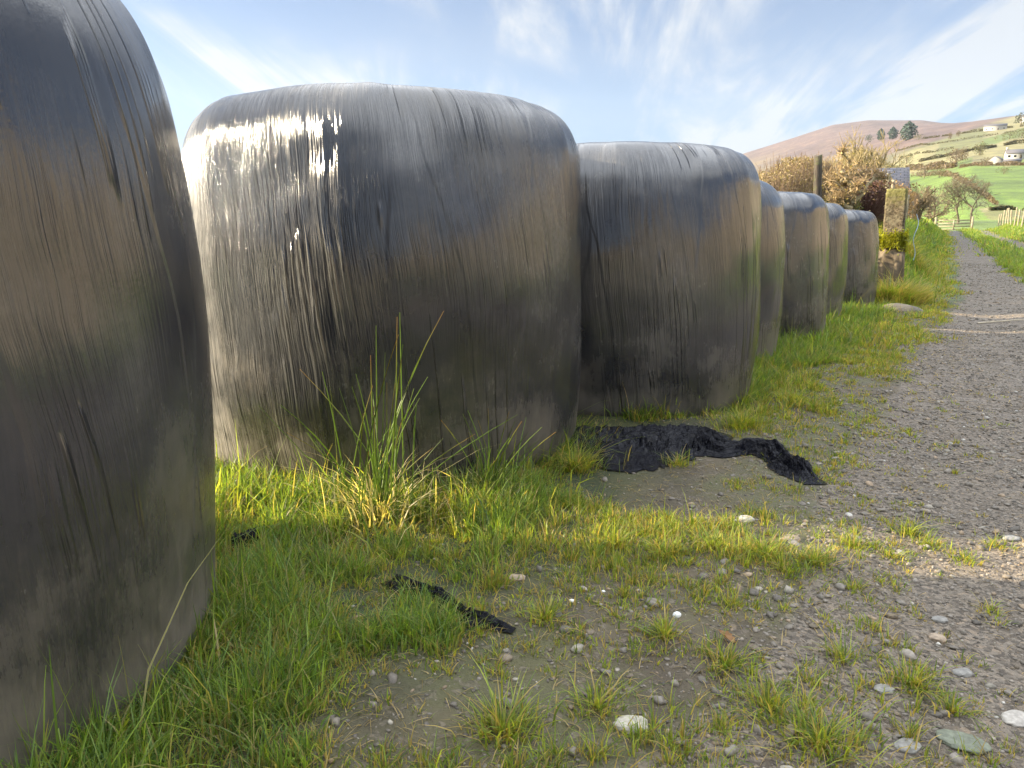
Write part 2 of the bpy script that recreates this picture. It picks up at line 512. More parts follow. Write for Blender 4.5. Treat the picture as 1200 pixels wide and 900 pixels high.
def ground_material():
    m, nt, out = new_mat("ground"); b = NB(nt)
    P = b.pos()
    gravel = b.attr("gravel").outputs["Fac"]; mud = b.attr("mud").outputs["Fac"]
    far = b.attr("farness").outputs["Fac"]; tint = b.attr("tint").outputs["Color"]
    # gravel: three sizes of chip
    flat = b.scale(P, (1, 1, .4))
    wv = b.n("ShaderNodeVectorMath", operation='ADD')
    wn_ = b.noise(flat, 14, 3)
    b.put(wv.inputs[0], flat); b.put(wv.inputs[1], b.scale(wn_.outputs["Color"], (.03, .03, .0)))
    fv = wv.outputs[0]
    v1 = b.vor(fv, 62); v2 = b.vor(fv, 125); v3 = b.vor(fv, 260)
    g1 = b.n("ShaderNodeSeparateColor"); b.put(g1.inputs[0], v1.outputs["Color"])
    g2 = b.n("ShaderNodeSeparateColor"); b.put(g2.inputs[0], v2.outputs["Color"])
    grit = b.noise(P, 260, 4, .7)
    chip = b.mix(b.ramp(g1.outputs[0], .0, 1.0), (.090, .070, .050), (.24, .195, .145))
    chip = b.mix(b.ramp(g1.outputs[1], .78, .86), chip, (.24, .185, .13))
    chip2 = b.mix(b.ramp(g2.outputs[0], 0, 1), (.075, .060, .045), (.205, .17, .13))
    patch = b.noise(P, 1.4, 4, .6)
    patch2 = b.noise(P, 6.0, 4, .6)
    sel = b.ramp(b.math('ADD', g2.outputs[2], b.math('MULTIPLY', patch2.outputs["Fac"], .6)), .55, .75)
    gcol = b.mix(sel, chip, chip2)
    mudc = b.mix(b.ramp(patch2.outputs["Fac"], .35, .65), (.060, .044, .026), (.110, .086, .052))
    mudc = b.mix(b.math('MULTIPLY', b.ramp(patch.outputs["Fac"], .42, .56), .8), mudc, (.085, .088, .030))
    mudc = b.mix(b.math('MULTIPLY', grit.outputs["Fac"], .5), mudc, (.12, .10, .07))
    mg = b.ramp(b.math('ADD', b.math('MULTIPLY', patch2.outputs["Fac"], .55), b.math('MULTIPLY', gravel, .9)), .62, .98)
    stony = b.math('MULTIPLY', b.ramp(g1.outputs[2], .80, .83), .55)
    mg2 = b.math('MAXIMUM', mg, b.math('MULTIPLY', stony, mud))
    near = b.mix(mg2, mudc, gcol)
    soil = b.mix(b.ramp(patch2.outputs["Fac"], .4, .6), (.030, .040, .014), (.055, .060, .022))
    lane = b.math('MAXIMUM', mud, gravel)
    near = b.mix(lane, soil, near)
    # further away the verge is grass all over
    turf = b.noise(P, 3.0, 5, .7)
    turfc = b.mix(b.ramp(turf.outputs["Fac"], .35, .65), (.055, .085, .022), (.12, .15, .045))
    vv = b.n("ShaderNodeSeparateXYZ"); b.put(vv.inputs[0], P)
    dist = b.n("ShaderNodeVectorMath", operation='LENGTH'); b.put(dist.inputs[0], b.scale(P, (1, 1, 0)))
    mid = b.ramp(dist.outputs["Value"], 7, 14)
    turf_f = b.math('MULTIPLY', mid, b.math('SUBTRACT', 1.0, lane, clamp=True))
    near = b.mix(turf_f, near, turfc)
    farn = b.noise(P, .08, 8, .75)
    farn2 = b.noise(P, .9, 4, .7)
    fm = b.math('MULTIPLY', b.ramp(farn.outputs["Fac"], .3, .7, .55, 1.4), b.ramp(farn2.outputs["Fac"], .3, .7, .85, 1.15))
    fs = b.n("ShaderNodeVectorMath", operation='SCALE'); b.put(fs.inputs[0], tint); b.put(fs.inputs["Scale"], fm)
    tracky = b.math('MULTIPLY', gravel, 1.0)
    farc = b.mix(tracky, fs.outputs[0], (.14, .125, .11))
    col = b.mix(far, near, farc)
    # relief
    e1 = b.ramp(v1.outputs["Distance"], 0, .7, 1, 0, False); e2 = b.ramp(v2.outputs["Distance"], 0, .7, 1, 0, False)
    e3 = b.ramp(v3.outputs["Distance"], 0, .7, 1, 0, False)
    tilt1 = b.math('MULTIPLY', e1, b.ramp(g1.outputs[2], 0, 1, .1, 1.3))
    h = b.math('ADD', b.math('MULTIPLY', tilt1, .5), b.math('ADD', b.math('MULTIPLY', e2, .35), b.math('MULTIPLY', e3, .2)))
    h = b.math('MULTIPLY', h, b.math('ADD', .45, b.math('MULTIPLY', mg2, .6)))
    h = b.math('ADD', h, b.math('MULTIPLY', grit.outputs["Fac"], .35))
    h = b.math('ADD', h, b.math('MULTIPLY', patch2.outputs["Fac"], 1.2))
    bfar = b.ramp(dist.outputs["Value"], 4, 60, .014, .05)
    bn = b.n("ShaderNodeBump"); b.put(bn.inputs["Distance"], bfar); bn.inputs["Strength"].default_value = .9
    b.put(bn.inputs["Height"], h)
    rough = b.ramp(patch2.outputs["Fac"], .3, .7, .55, .85)
    b.bsdf(out, col, rough, bn.outputs[0], .35)
    return m
M_GROUND = ground_material()
build_ground()

# ------------------------------------------------------------------ bales
def bale_material():
    m, nt, out = new_mat("black_wrap_film"); b = NB(nt)
    S = b.attr("sheet").outputs["Vector"]
    sp = b.n("ShaderNodeSeparateXYZ"); b.put(sp.inputs[0], S)
    U, V = sp.outputs[0], sp.outputs[1]
    rnd = b.n("ShaderNodeObjectInfo").outputs["Random"]
    seed = b.math('MULTIPLY', rnd, 40.0)
    def vec(su, sv, off=0.0, slant=0.0, warp=0.0):
        uu = U
        if warp:
            w = b.noise(b.scale(S, (1.5, 1.5, 1)), 1.6, 2)
            uu = b.math('ADD', uu, b.math('MULTIPLY', w.outputs["Fac"], warp))
        if slant: uu = b.math('ADD', uu, b.math('MULTIPLY', V, slant))
        c = b.n("ShaderNodeCombineXYZ")
        b.put(c.inputs[0], b.math('MULTIPLY', uu, su)); b.put(c.inputs[1], b.math('MULTIPLY', V, sv))
        b.put(c.inputs[2], b.math('ADD', seed, off))
        return c.outputs[0]
    broad = b.noise(vec(1.6, 1.1, 3), 1, 3, .55)                       # where the film is drawn tight or slack
    slack = b.ramp(b.math('ADD', broad.outputs["Fac"], b.math('MULTIPLY', b.attr('slack').outputs['Fac'], .3)), .46, .78, .03, .85)
    n_a = b.noise(vec(40, .8, 0, .08, .03), 1, 3, .5)
    n_b = b.noise(vec(120, 1.6, 5, .10, .05), 1, 3, .6)
    n_c = b.noise(vec(380, 4.5, 9, .09, .04), 1, 3, .65)
    n_d = b.noise(vec(20, .45, 13, .12, .04), 1, 2, .5)                  # sharp long folds
    n_e = b.noise(vec(90, 90, 2), 1, 4, .6)                            # lumps of straw under the film
    fold = b.math('POWER', b.ramp(b.math('ABSOLUTE', b.math('SUBTRACT', n_d.outputs["Fac"], .5)), 0, .045, 1, 0), 2.0)
    fold = b.math('MULTIPLY', fold, b.ramp(b.noise(vec(5, 2.2, 17), 1, 2).outputs["Fac"], .53, .62))
    ridg = b.ramp(b.math('ABSOLUTE', b.math('SUBTRACT', n_b.outputs["Fac"], .5)), 0, .2, 1, 0)
    h = b.math('MULTIPLY', n_a.outputs["Fac"], 1.1)
    h = b.math('ADD', h, b.math('MULTIPLY', ridg, .40))
    h = b.math('ADD', h, b.math('MULTIPLY', n_c.outputs["Fac"], .10))
    h = b.math('MULTIPLY', h, slack)
    h = b.math('ADD', h, b.math('MULTIPLY', fold, .9))
    h = b.math('ADD', h, b.math('MULTIPLY', n_e.outputs["Fac"], .05))
    # overlapping turns of film: long faint steps crossing at a slight slant
    wob = b.math('MULTIPLY', b.noise(vec(1.2, 1.6, 41), 1, 2).outputs["Fac"], .12)
    for fr, sl, amt in ((2.7, .20, .30), (2.1, -.13, .26)):
        ph = b.math('FRACT', b.math('MULTIPLY', b.math('ADD', b.math('ADD', U, wob), b.math('ADD', b.math('MULTIPLY', V, sl), seed)), fr))
        h = b.math('ADD', h, b.math('MULTIPLY', b.ramp(ph, 0, .035, 0, 1), b.math('MULTIPLY', b.math('SUBTRACT', 1.0, ph), amt)))
    nrm = b.bump(h, .010, .85)
    # dried mud and dust lying on the film
    d1 = b.noise(vec(2.4, 2.4, 21), 1, 6, .62)
    d2 = b.noise(vec(60, 14, 23), 1, 5, .75)
    d3 = b.noise(vec(200, 3, 25), 1, 3, .7)
    lowz = b.ramp(V, .02, .62, 1, 0)
    splash = b.ramp(b.math('ADD', b.math('MULTIPLY', d1.outputs["Fac"], .9), b.math('ADD', b.math('MULTIPLY', d2.outputs["Fac"], .35), b.math('MULTIPLY', lowz, .30))), .66, 1.02)
    dust_tone = b.math('ADD', b.math('MULTIPLY', d1.outputs["Fac"], .88), b.math('MULTIPLY', d3.outputs["Fac"], .12))
    dust_refl_amt = b.attr("dust_tone").outputs["Fac"]  # dust amount, with the painted dark reflection band cut into it
    base = b.mix(b.math('MULTIPLY', b.ramp(dust_tone, .34, .66), dust_refl_amt), (.020, .020, .023), (.062, .060, .059))
    base = b.mix(b.math('MULTIPLY', splash, .75), base, (.135, .115, .088))
    speck = b.ramp(b.noise(vec(260, 260, 31), 1, 2).outputs["Fac"], .76, .80)
    base = b.mix(b.math('MULTIPLY', speck, .5), base, (.22, .2, .17))
    rough = b.ramp(b.math('MULTIPLY', dust_tone, dust_refl_amt), .2, .7, .09, .24)
    rough = b.math('ADD', rough, b.math('MULTIPLY', b.ramp(n_b.outputs["Fac"], .42, .62), .07))
    rough = b.math('ADD', rough, b.math('MULTIPLY', b.ramp(d1.outputs["Fac"], .45, .6), .04))
    rough = b.math('ADD', rough, b.math('MULTIPLY', splash, .3))
    rough = b.math('ADD', rough, b.math('MULTIPLY', lowz, .12))
    b.bsdf(out, base, rough, nrm, .8, IOR=1.53)
    return m
M_FILM = bale_material()

def make_bale(cx, cy, R, H, seed, label, dark_refl=None, nseg=720, top_r=.24, bot_r=.085, lean=(0, 0), bulge=.052, squash=0.0, hi=True, taper=.02, rh=.18):
    # profile from the middle of the base, up the side, to the middle of the top
    prof = []
    nb = 10
    prof += [(R * f, 0.0) for f in np.linspace(0.0, 1 - bot_r / R, 7)][:-1]
    for k in range(nb + 1):
        a = math.pi / 2 * k / nb
        prof.append((R - bot_r + bot_r * math.sin(a), bot_r * (1 - math.cos(a))))
    ns = 60 if hi else 24
    for k in range(1, ns):
        t = k / ns
        prof.append((R, bot_r + (H - bot_r - top_r) * t))
    nt = 26
    rx = rh
    for k in range(nt + 1):
        a = math.pi / 2 * k / nt
        prof.append((R - rx + rx * max(0.0, math.cos(a)) ** .86, H - top_r + top_r * math.sin(a) ** .96))
    prof += [((R - rx) * f, H + .035 * (1 - f ** 2)) for f in np.linspace(1, 0.02, 14)[1:]]
    prof = np.array(prof)
    r = prof[:, 0]; z = prof[:, 1]
    arc = np.concatenate([[0], np.cumsum(np.hypot(np.diff(r), np.diff(z)))])
    side0 = np.argmax(r >= R - bot_r - 1e-6)
    arc = arc - arc[side0]
    th = np.linspace(0, 2 * math.pi, nseg + 1) + math.pi / 2        # seam on the far side
    T, Rr = np.meshgrid(th, r, indexing='ij'); _, Z = np.meshgrid(th, z, indexing='ij')
    _, AR = np.meshgrid(th, arc, indexing='ij')
    tt = (T - math.pi / 2) / (2 * math.pi)
    body = np.sin(np.clip(Z / H, 0, 1) * math.pi) ** .8
    rfac = Rr / R
    dr = bulge * (body - .75) + taper * (.5 - Z / H)
    dr = dr + .055 * (vnoise(tt * 5, Z * 1.3 + seed, seed, 5) - .5) + .022 * (vnoise(tt * 14, Z * 2.6 + seed, seed + 3, 14) - .5)
    slack_g = .25 + .75 * sstep(fbm(tt * 6, Z * 1.2 + seed, seed + 41, 2), .4, .65)
    dr = dr + .012 * (vnoise(tt * 24, Z * 5 + seed, seed + 4, 24) - .5) + .005 * slack_g * (vnoise(tt * 60, Z * 1.5 + 3, seed + 5, 60) - .5)
    dr = dr + .0014 * slack_g * (vnoise(tt * 200 + 0, Z * 2.2 + 3, seed + 6, 200) - .5)
    # gathers over the shoulder
    sh = np.exp(-((Z - (H - .08)) / .13) ** 2)
    dr = dr - .012 * sh * np.abs(vnoise(tt * 26, Z * 0 + 1, seed + 9, 26) - .5) * 2 - .0035 * sh * (vnoise(tt * 80, Z * 0 + 1, seed + 11, 80))
    rad = Rr + dr * np.clip(rfac, 0, 1)
    Zt = Z + (.035 * (vnoise(tt * 4 , Rr * 2.5, seed + 13, 4) - .5) - .012 * np.abs(vnoise(tt * 30, Rr * 0, seed + 15, 30) - .5)) * sstep(Z, H - top_r * 1.2, H)
    X = rad * np.cos(T) * (1 + squash); Y = rad * np.sin(T)
    X = X + lean[0] * Z; Y = Y + lean[1] * Z
    X[-1] = X[0]; Y[-1] = Y[0]; Zt[-1] = Zt[0]
    V = np.stack([X.ravel(), Y.ravel(), Zt.ravel()], 1)
    UVc = np.stack([((T - math.pi / 2) * R).ravel(), AR.ravel()], 1)
    n, k = X.shape
    slk = np.zeros_like(T)
    if seed == 12:
        dd0 = (T - math.radians(232) + math.pi) % (2 * math.pi) - math.pi
        slk = np.exp(-(dd0 / .55) ** 2)
    dust_refl = .45 + .55 * sstep(vnoise(tt * 9 + .3 * Z, Z * .8, seed + 21, 9), .25, .7)
    if dark_refl is not None:  # dark band painted into the film colour, imitating a dark reflection
        dd = (T + Z * .12 - math.radians(dark_refl[0]) + math.pi) % (2 * math.pi) - math.pi
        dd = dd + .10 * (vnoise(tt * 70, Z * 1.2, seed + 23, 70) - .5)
        dust_refl = dust_refl * (1 - .95 * sstep(np.abs(dd), math.radians(dark_refl[1]) * 1.15, math.radians(dark_refl[1]) * .75))
    idx = np.arange(n * k).reshape(n, k)
    f = np.stack([idx[:-1, :-1], idx[1:, :-1], idx[1:, 1:], idx[:-1, 1:]], -1).reshape(-1, 4)
    o = make_mesh("silage_bale", V, f, M_FILM, None, True, uv=UVc, attrs={"dust_tone": dust_refl.ravel(), "slack": slk.ravel()})
    o.location = (cx, cy, -.035 + max(0.0, tz(cx, cy) - .03))
    o.rotation_euler = (0, 0, 0)
    tag(o, label, "silage bale", "black wrapped bales in a row beside the track")
    return o

BALES = [(-1.33, 1.32, .747, 1.30), (-.48, 3.00, .745, 1.29), (.535, 4.04, .735, 1.265), (1.10, 5.36, .73, 1.24),
         (1.93, 6.62, .74, 1.24), (2.72, 8.12, .735, 1.24), (3.83, 9.72, .735, 1.23)]
BL = ["black wrapped bale nearest the camera, cut off by the left edge of the photo",
      "broad shiny black bale with a dazzling sun glint, behind the rush clump",
      "black bale with the crumpled black sheeting spread at its foot",
      "narrow visible slice of black bale right behind the one with sheeting at its foot",
      "black bale fifth along the row, wider slice showing a brown reflection",
      "thin bluish slice of black bale, second to last in the row",
      "farthest black bale at the end of the row, beside the mossy gate pillar"]
for i, (x, y, r, h) in enumerate(BALES):
    make_bale(x, y, r, h, 7 + i * 5, BL[i], {1: (258, 22), 2: (222, 22)}.get(i), nseg=900 if i < 3 else 400, hi=i < 3,  # second and third bales get the painted dark reflection
              top_r=[.22, .17, .18, .20, .18, .20, .16][i], rh=[.14, .14, .15, .18, .16, .18, .14][i], lean=[(-.02, 0), (0, 0), (.0, 0), (.01, 0), (0, 0), (.012, 0), (-.01, 0)][i], taper=[.02, .0, .0, .02, .0, .02, .0][i])

# ------------------------------------------------------------------ grass
BXY = np.array([(b_[0], b_[1], b_[2]) for b_ in BALES])
def outside_bales(x, y, margin=-.06):
    ok = np.ones(len(x), bool)
    for bx, by, br in BXY:
        ok &= np.hypot(x - bx, y - by) > br + margin
    return ok

def blades_mesh(bx, by, bz, h, az, lean, w, c_root, c_tip, curl=None):
    """curved tapering blades: 4 levels, 7 vertices each"""
    n = len(bx)
    t = np.array([0, .38, .72, 1.0])
    wd = np.array([1, .9, .6, 0])
    dx, dy = np.cos(az), np.sin(az)
    tw = az + math.pi / 2 + rng.normal(0, .6, n)
    sx, sy = np.cos(tw), np.sin(tw)
    lx = lean * h
    V = np.zeros((n, 7, 3), np.float32); C = np.zeros((n, 7, 3), np.float32)
    k = 0
    for i in range(4):
        off = lx * t[i] ** 1.9
        zz_ = h * (t[i] - (.28 * np.clip(lean, 0, 1.8) + .5 * (lean > 2.9)) * t[i] ** 2.4)
        X = bx + dx * off; Y = by + dy * off; Z = bz + zz_
        col = c_root * (1 - t[i]) + c_tip * t[i]
        if i < 3:
            hw = w * wd[i] * .5
            V[:, k] = np.stack([X - sx * hw, Y - sy * hw, Z], 1); V[:, k + 1] = np.stack([X + sx * hw, Y + sy * hw, Z], 1)
            C[:, k] = col; C[:, k + 1] = col; k += 2
        else:
            V[:, k] = np.stack([X, Y, Z], 1); C[:, k] = col
    base = (np.arange(n) * 7)[:, None]
    q = np.concatenate([base + np.array([0, 1, 3, 2]), base + np.array([2, 3, 5, 4])])
    tr = base + np.array([4, 5, 6])
    return V.reshape(-1, 3), q, tr, C.reshape(-1, 3)

def grass_colours(n, dryness, rs):
    g = np.array([.135, .205, .045]); y = np.array([.24, .30, .06]); d = np.array([.36, .28, .13]); dk = np.array([.085, .145, .035])
    a = rs.random(n)[:, None]
    tip = np.where(a < .45, g, np.where(a < .75, y, dk)) * rs.uniform(.75, 1.25, n)[:, None]
    root = tip * np.array([1.15, .95, 1.0])
    isdry = rs.random(n) < dryness
    tip = np.where(isdry[:, None], d * rs.uniform(.6, 1.2, n)[:, None], tip)
    half = rs.random(n) < .15
    root = np.where((isdry | half)[:, None], d * rs.uniform(.6, 1.1, n)[:, None], root)
    return root, tip

def grass_density(u, v, x, y):
    L = track_left(v)
    o = u - L
    n = fbm(x * 1.6 + 40, y * 1.6, 91, 3); n2 = fbm(x * 5, y * 5 + 9, 93, 2)
    e = o + (n - .5) * .55
    d = sstep(e, -.34, -.68)
    d = np.maximum(d, .40 * sstep(e, .70, -.15) * sstep(v, 5.5, 2.5))       # stray tufts on the gravel
    d = np.maximum(d, .35 * sstep(e, .12, -.15))
    d = np.maximum(d, .85 * sstep(e, 1.0, 1.15) * sstep(e, 1.85, 1.7) * sstep(v, 6, 10))   # strip between the ruts
    d = np.maximum(d, .95 * sstep(e, 2.75, 3.0))
    d = d * (.45 + .9 * sstep(n2, .3, .6))
    # bare worn ground before the second and third bales
    bare = np.exp(-(((x + .02) / .42) ** 2 + ((y - 1.45) / .30) ** 2)) * .35 + np.exp(-(((x - .62) / .45) ** 2 + ((y - 2.55) / .28) ** 2)) * .4
    bare = bare + np.exp(-(((x - .52) / .36) ** 2 + ((y - 3.02) / .36) ** 2) * 1.0) * 1.3
    return np.clip(d - bare, 0.0, 1)

gV, gQ, gT, gC = [], [], [], []
gcount = 0
def add_blades(*a):
    global gcount
    V, q, t, C = blades_mesh(*a)
    gV.append(V); gQ.append(q + gcount); gT.append(t + gcount); gC.append(C); gcount += len(V)

def tufts(v0, v1, umin, umax, per_m2, blades, hmean, wid, spread, seed, power=1.0):
    rs = np.random.default_rng(seed)
    area = (v1 - v0) * (umax - umin)
    n = int(area * per_m2)
    u = rs.uniform(umin, umax, n); v = rs.uniform(v0, v1, n)
    x, y = uv2xy(u, v)
    az = np.degrees(np.arctan2(x, y))
    keep = (az > -60) & (az < 50) & (np.hypot(x, y) > .35)
    d = grass_density(u, v, x, y) ** power
    keep &= rs.random(n) < d
    keep &= outside_bales(x, y)
    x, y, d, v, u = x[keep], y[keep], d[keep], v[keep], u[keep]
    m = rs.integers(int(blades * .5), int(blades * 1.5) + 1, len(x))
    hs = rs.lognormal(0, .28, len(x)) * (.55 + .6 * d)
    dry_t = np.clip(.42 - .27 * d + rs.normal(0, .08, len(x)), .03, .8)
    # clumps sheltering against the bales grow longer
    near = np.zeros(len(x))
    for bx, by, br in BXY:
        near = np.maximum(near, sstep(np.hypot(x - bx, y - by), br + .38, br + .02))
    hs = hs * (1 + .3 * near)
    rep = np.repeat(np.arange(len(x)), m)
    N = len(rep)
    rr = np.abs(rs.normal(0, spread, N)); aa = rs.uniform(0, 2 * math.pi, N)
    bx = x[rep] + rr * np.cos(aa); by = y[rep] + rr * np.sin(aa)
    h = hmean * hs[rep] * rs.lognormal(0, .35, N)
    lean = np.clip(rs.normal(.35, .3, N) + rr / spread * .22, .02, 1.7)
    la = aa + rs.normal(0, .7, N)
    w = wid * rs.uniform(.6, 1.35, N)
    isd = rs.random(N) < dry_t[rep]
    root, tip = grass_colours(N, 0.0, rs)
    dc = np.array([.38, .29, .13]) * rs.uniform(.55, 1.15, N)[:, None]
    tip = np.where(isd[:, None], dc, tip); root = np.where(isd[:, None], dc * .85, root)
    shade = rs.uniform(.8, 1.2, len(x))[rep][:, None]
    lush = np.where((d[rep] > .55)[:, None], np.array([.85, 1.0, .9]), np.array([1.08, 1.08, .9]))
    bz = terrain_z(bx, by) - .004
    h = h * np.where(d[rep] < .4, .62, 1.0)
    add_blades(bx, by, bz, h, la, lean, w, root * shade * lush, tip * shade * lush)

tufts(-.6, 2.6, -2.6, .6, 1700, 24, .034, .0023, .015, 1)
tufts(-.3, 3.2, -1.7, -.5, 450, 12, .050, .0030, .03, 2, 2.0)
tufts(-.3, 3.0, -1.9, -.45, 3000, 9, .032, .0030, .02, 12, 1.3)
tufts(2.6, 6.0, -2.8, .7, 1700, 18, .042, .0038, .020, 3)
tufts(6.0, 12.0, -3.2, 1.0, 650, 16, .055, .006, .035, 4)
tufts(12.0, 26.0, -4.0, 4.0, 200, 16, .075, .012, .08, 5)
tufts(26.0, 75.0, -8.0, 8.0, 34, 12, .10, .032, .25, 6)
# long unmown grass between and beside the bales' feet
def fringe(cx, cy, rad, n, hmean, seed, arc=(0, 2 * math.pi), dens=.05):
    rs = np.random.default_rng(seed)
    a = rs.uniform(arc[0], arc[1], n)
    r = rad + np.abs(rs.normal(0, dens, n))
    bx = cx + r * np.cos(a); by = cy + r * np.sin(a)
    ok = outside_bales(bx, by, -.05)
    bx, by, a = bx[ok], by[ok], a[ok]; N = len(bx)
    h = hmean * rs.lognormal(0, .4, N)
    root, tip = grass_colours(N, .18, rs)
    add_blades(bx, by, terrain_z(bx, by) - .004, h, a + rs.normal(0, 1.0, N), np.clip(rs.normal(.6, .35, N), .05, 1.7), .0042 * rs.uniform(.6, 1.4, N), root, tip)
fringe(-1.33, 1.375, .70, 1500, .055, 31, (-1.8, 1.2), .07)
fringe(-.48, 3.02, .70, 2000, .06, 32, (-3.0, .2), .09)
fringe(.535, 4.06, .70, 600, .06, 33, (-.75, .8), .06)
for i in range(3, 7):
    fringe(BALES[i][0], BALES[i][1], .70, 900, .07, 34 + i, (-2.2, .8), .10)
fringe(-.95, 2.25, .05, 2200, .065, 45, dens=.22)
fringe(-.15, 2.22, .02, 700, .08, 46, dens=.16)
def patch(px, py, n, rad, hmean, seed, wid=.0036, dry=.2):
    rs = np.random.default_rng(seed)
    x, y, z = pix_ground(px, py)
    r = np.abs(rs.normal(0, rad, n)); a = rs.uniform(0, 6.283, n)
    bx = x + r * np.cos(a); by = y + r * np.sin(a)
    root, tip = grass_colours(n, dry, rs)
    yl = np.array([[1.15, 1.12, .9]])
    add_blades(bx, by, terrain_z(bx, by) - .004, hmean * .72 * rs.lognormal(0, .35, n), a + rs.normal(0, .8, n), np.clip(rs.normal(.85, .45, n), .05, 2.0), wid * .75 * rs.uniform(.6, 1.4, n), root * yl, tip * yl)
for i, (px, py, n, rad, hm) in enumerate([(675, 552, 380, .035, .10), (795, 545, 160, .03, .05), (870, 500, 700, .07, .085), (930, 470, 500, .08, .08),
        (895, 650, 500, .05, .05), (955, 660, 350, .04, .045), (720, 640, 260, .028, .055), (780, 650, 200, .03, .05), (1065, 628, 160, .03, .06), (1130, 655, 150, .03, .03),
        (780, 745, 140, .02, .045), (850, 780, 160, .025, .05), (990, 775, 110, .02, .045), (1070, 805, 150, .025, .05), (1115, 835, 70, .013, .045),
        (960, 870, 500, .06, .05), (900, 830, 220, .04, .05), (590, 860, 300, .035, .06), (1000, 640, 220, .045, .035), (1045, 652, 160, .03, .03), (835, 640, 260, .045, .045), (1090, 640, 140, .03, .035), (1165, 640, 120, .03, .03), (925, 672, 220, .05, .035), (755, 628, 160, .04, .04), (1000, 690, 90, .02, .03), (1160, 718, 60, .014, .03), (700, 830, 160, .03, .05), (640, 725, 200, .03, .05)]):
    patch(px, py, n, rad, hm, 300 + i)
# dead blades lying flat on the mud
def litter(n, v0, v1, u0, u1, ln, wid, seed):
    rs = np.random.default_rng(seed)
    u = rs.uniform(u0, u1, n); v = rs.uniform(v0, v1, n); x, y = uv2xy(u, v)
    k = outside_bales(x, y) & (rs.random(n) < sstep(u - track_left(v), .9, -.3)) & (np.degrees(np.arctan2(x, y)) < 48)
    x, y = x[k], y[k]; m = len(x)
    L = ln * rs.lognormal(0, .45, m); a = rs.uniform(0, 6.283, m)
    c = np.array([.36, .28, .15]) * rs.uniform(.4, 1.2, (m, 1))
    add_blades(x, y, terrain_z(x, y) + .001, L * .28, a, np.full(m, 3.2), wid * rs.uniform(.6, 1.4, m), c, c * .9)
litter(9000, -.3, 3.2, -1.6, .6, .035, .0024, 801)
litter(4000, 3.2, 8, -1.3, .6, .05, .004, 802)
go = make_mesh("grass", np.concatenate(gV), [np.concatenate(gQ), np.concatenate(gT)], M_GRASS, None, True, np.concatenate(gC))
tag(go, "short green grass with straw tips growing round the bales and along the track", "grass", kind="stuff")
print("grass blades", gcount // 7)

# ------------------------------------------------------------------ gravel
def ico(sub):
    import bmesh
    bm = bmesh.new(); bmesh.ops.create_icosphere(bm, subdivisions=sub, radius=1.0)
    V = np.array([v.co[:] for v in bm.verts]); F = np.array([[v.index for v in f.verts] for f in bm.faces]); bm.free()
    return V, F
ICO1, ICO2, ICO3 = ico(1), ico(2), ico(4)
def pebble_cloud(x, y, size, base, seed, flat=(.3, .75), sink=.25):
    rs = np.random.default_rng(seed)
    V0, F0 = base; n = len(x); k = len(V0)
    sx = size * rs.uniform(.7, 1.4, n); sy = size * rs.uniform(.55, 1.0, n); sz = size * rs.uniform(flat[0], flat[1], n)
    P = V0[None] * np.stack([sx, sy, sz], 1)[:, None, :]
    P = P * (1 + rs.uniform(-.22, .22, (n, k, 1)))
    # random tilt and heading
    t = rs.normal(0, .22, n); c, s = np.cos(t)[:, None], np.sin(t)[:, None]
    X = P[..., 0] * c + P[..., 2] * s; Z = -P[..., 0] * s + P[..., 2] * c
    a = rs.uniform(0, 6.283, n); ca, sa_ = np.cos(a)[:, None], np.sin(a)[:, None]
    Xr = X * ca - P[..., 1] * sa_; Yr = X * sa_ + P[..., 1] * ca
    z = terrain_z(x, y) + sz * (1 - 2 * sink) * .6
    V = np.stack([Xr + x[:, None], Yr + y[:, None], Z + z[:, None]], -1).reshape(-1, 3)
    F = (F0[None] + (np.arange(n) * k)[:, None, None]).reshape(-1, 3)
    pal = np.array([[.145, .125, .10], [.19, .165, .135], [.105, .09, .072], [.24, .215, .17], [.23, .17, .11], [.34, .32, .28], [.14, .11, .075]])
    ci = rs.choice(len(pal), n, p=[.30, .21, .27, .05, .07, .01, .09])
    C = np.repeat(pal[ci] * rs.uniform(.75, 1.25, (n, 1)), k, axis=0)
    return V, F, C
def scatter(n, v0, v1, u0, u1, seed, smin, smax, base):
    rs = np.random.default_rng(seed)
    u = rs.uniform(u0, u1, n); v = rs.uniform(v0, v1, n)
    x, y = uv2xy(u, v)
    o = u - track_left(v) + .5 * (fbm(x * 1.6, y * 1.6, 77, 3) - .5)
    pr = .10 + .25 * sstep(o, -.75, -.3) + .65 * sstep(o, -.25, .15)
    pr *= .5 + .8 * sstep(fbm(x * 4, y * 4, 79, 2), .35, .6)
    az = np.degrees(np.arctan2(x, y))
    k = (rs.random(n) < pr) & outside_bales(x, y, 0) & (az > -45) & (az < 46) & (np.hypot(x, y) > .4)
    x, y = x[k], y[k]
    s = smin + (smax - smin) * rs.random(len(x)) ** 3.2
    return pebble_cloud(x, y, s, base, seed + 1)
parts = [scatter(75000, -.5, 3.4, -1.2, 1.2, 501, .0015, .006, ICO1), scatter(5200, -.5, 3.6, -1.2, 1.3, 503, .005, .015, ICO2),
         scatter(32000, 3.2, 9, -1.1, 1.4, 505, .004, .012, ICO1), scatter(9000, 9, 22, -1.4, 1.2, 507, .007, .02, ICO1)]
vo = 0; PV, PF, PC = [], [], []
for V, F, C in parts:
    PV.append(V); PF.append(F + vo); PC.append(C); vo += len(V)
pb = make_mesh("gravel", np.concatenate(PV), np.concatenate(PF), M_STONE, None, False, np.concatenate(PC))
tag(pb, "loose grey slate gravel and small pebbles on the muddy track edge", "gravel", kind="stuff")

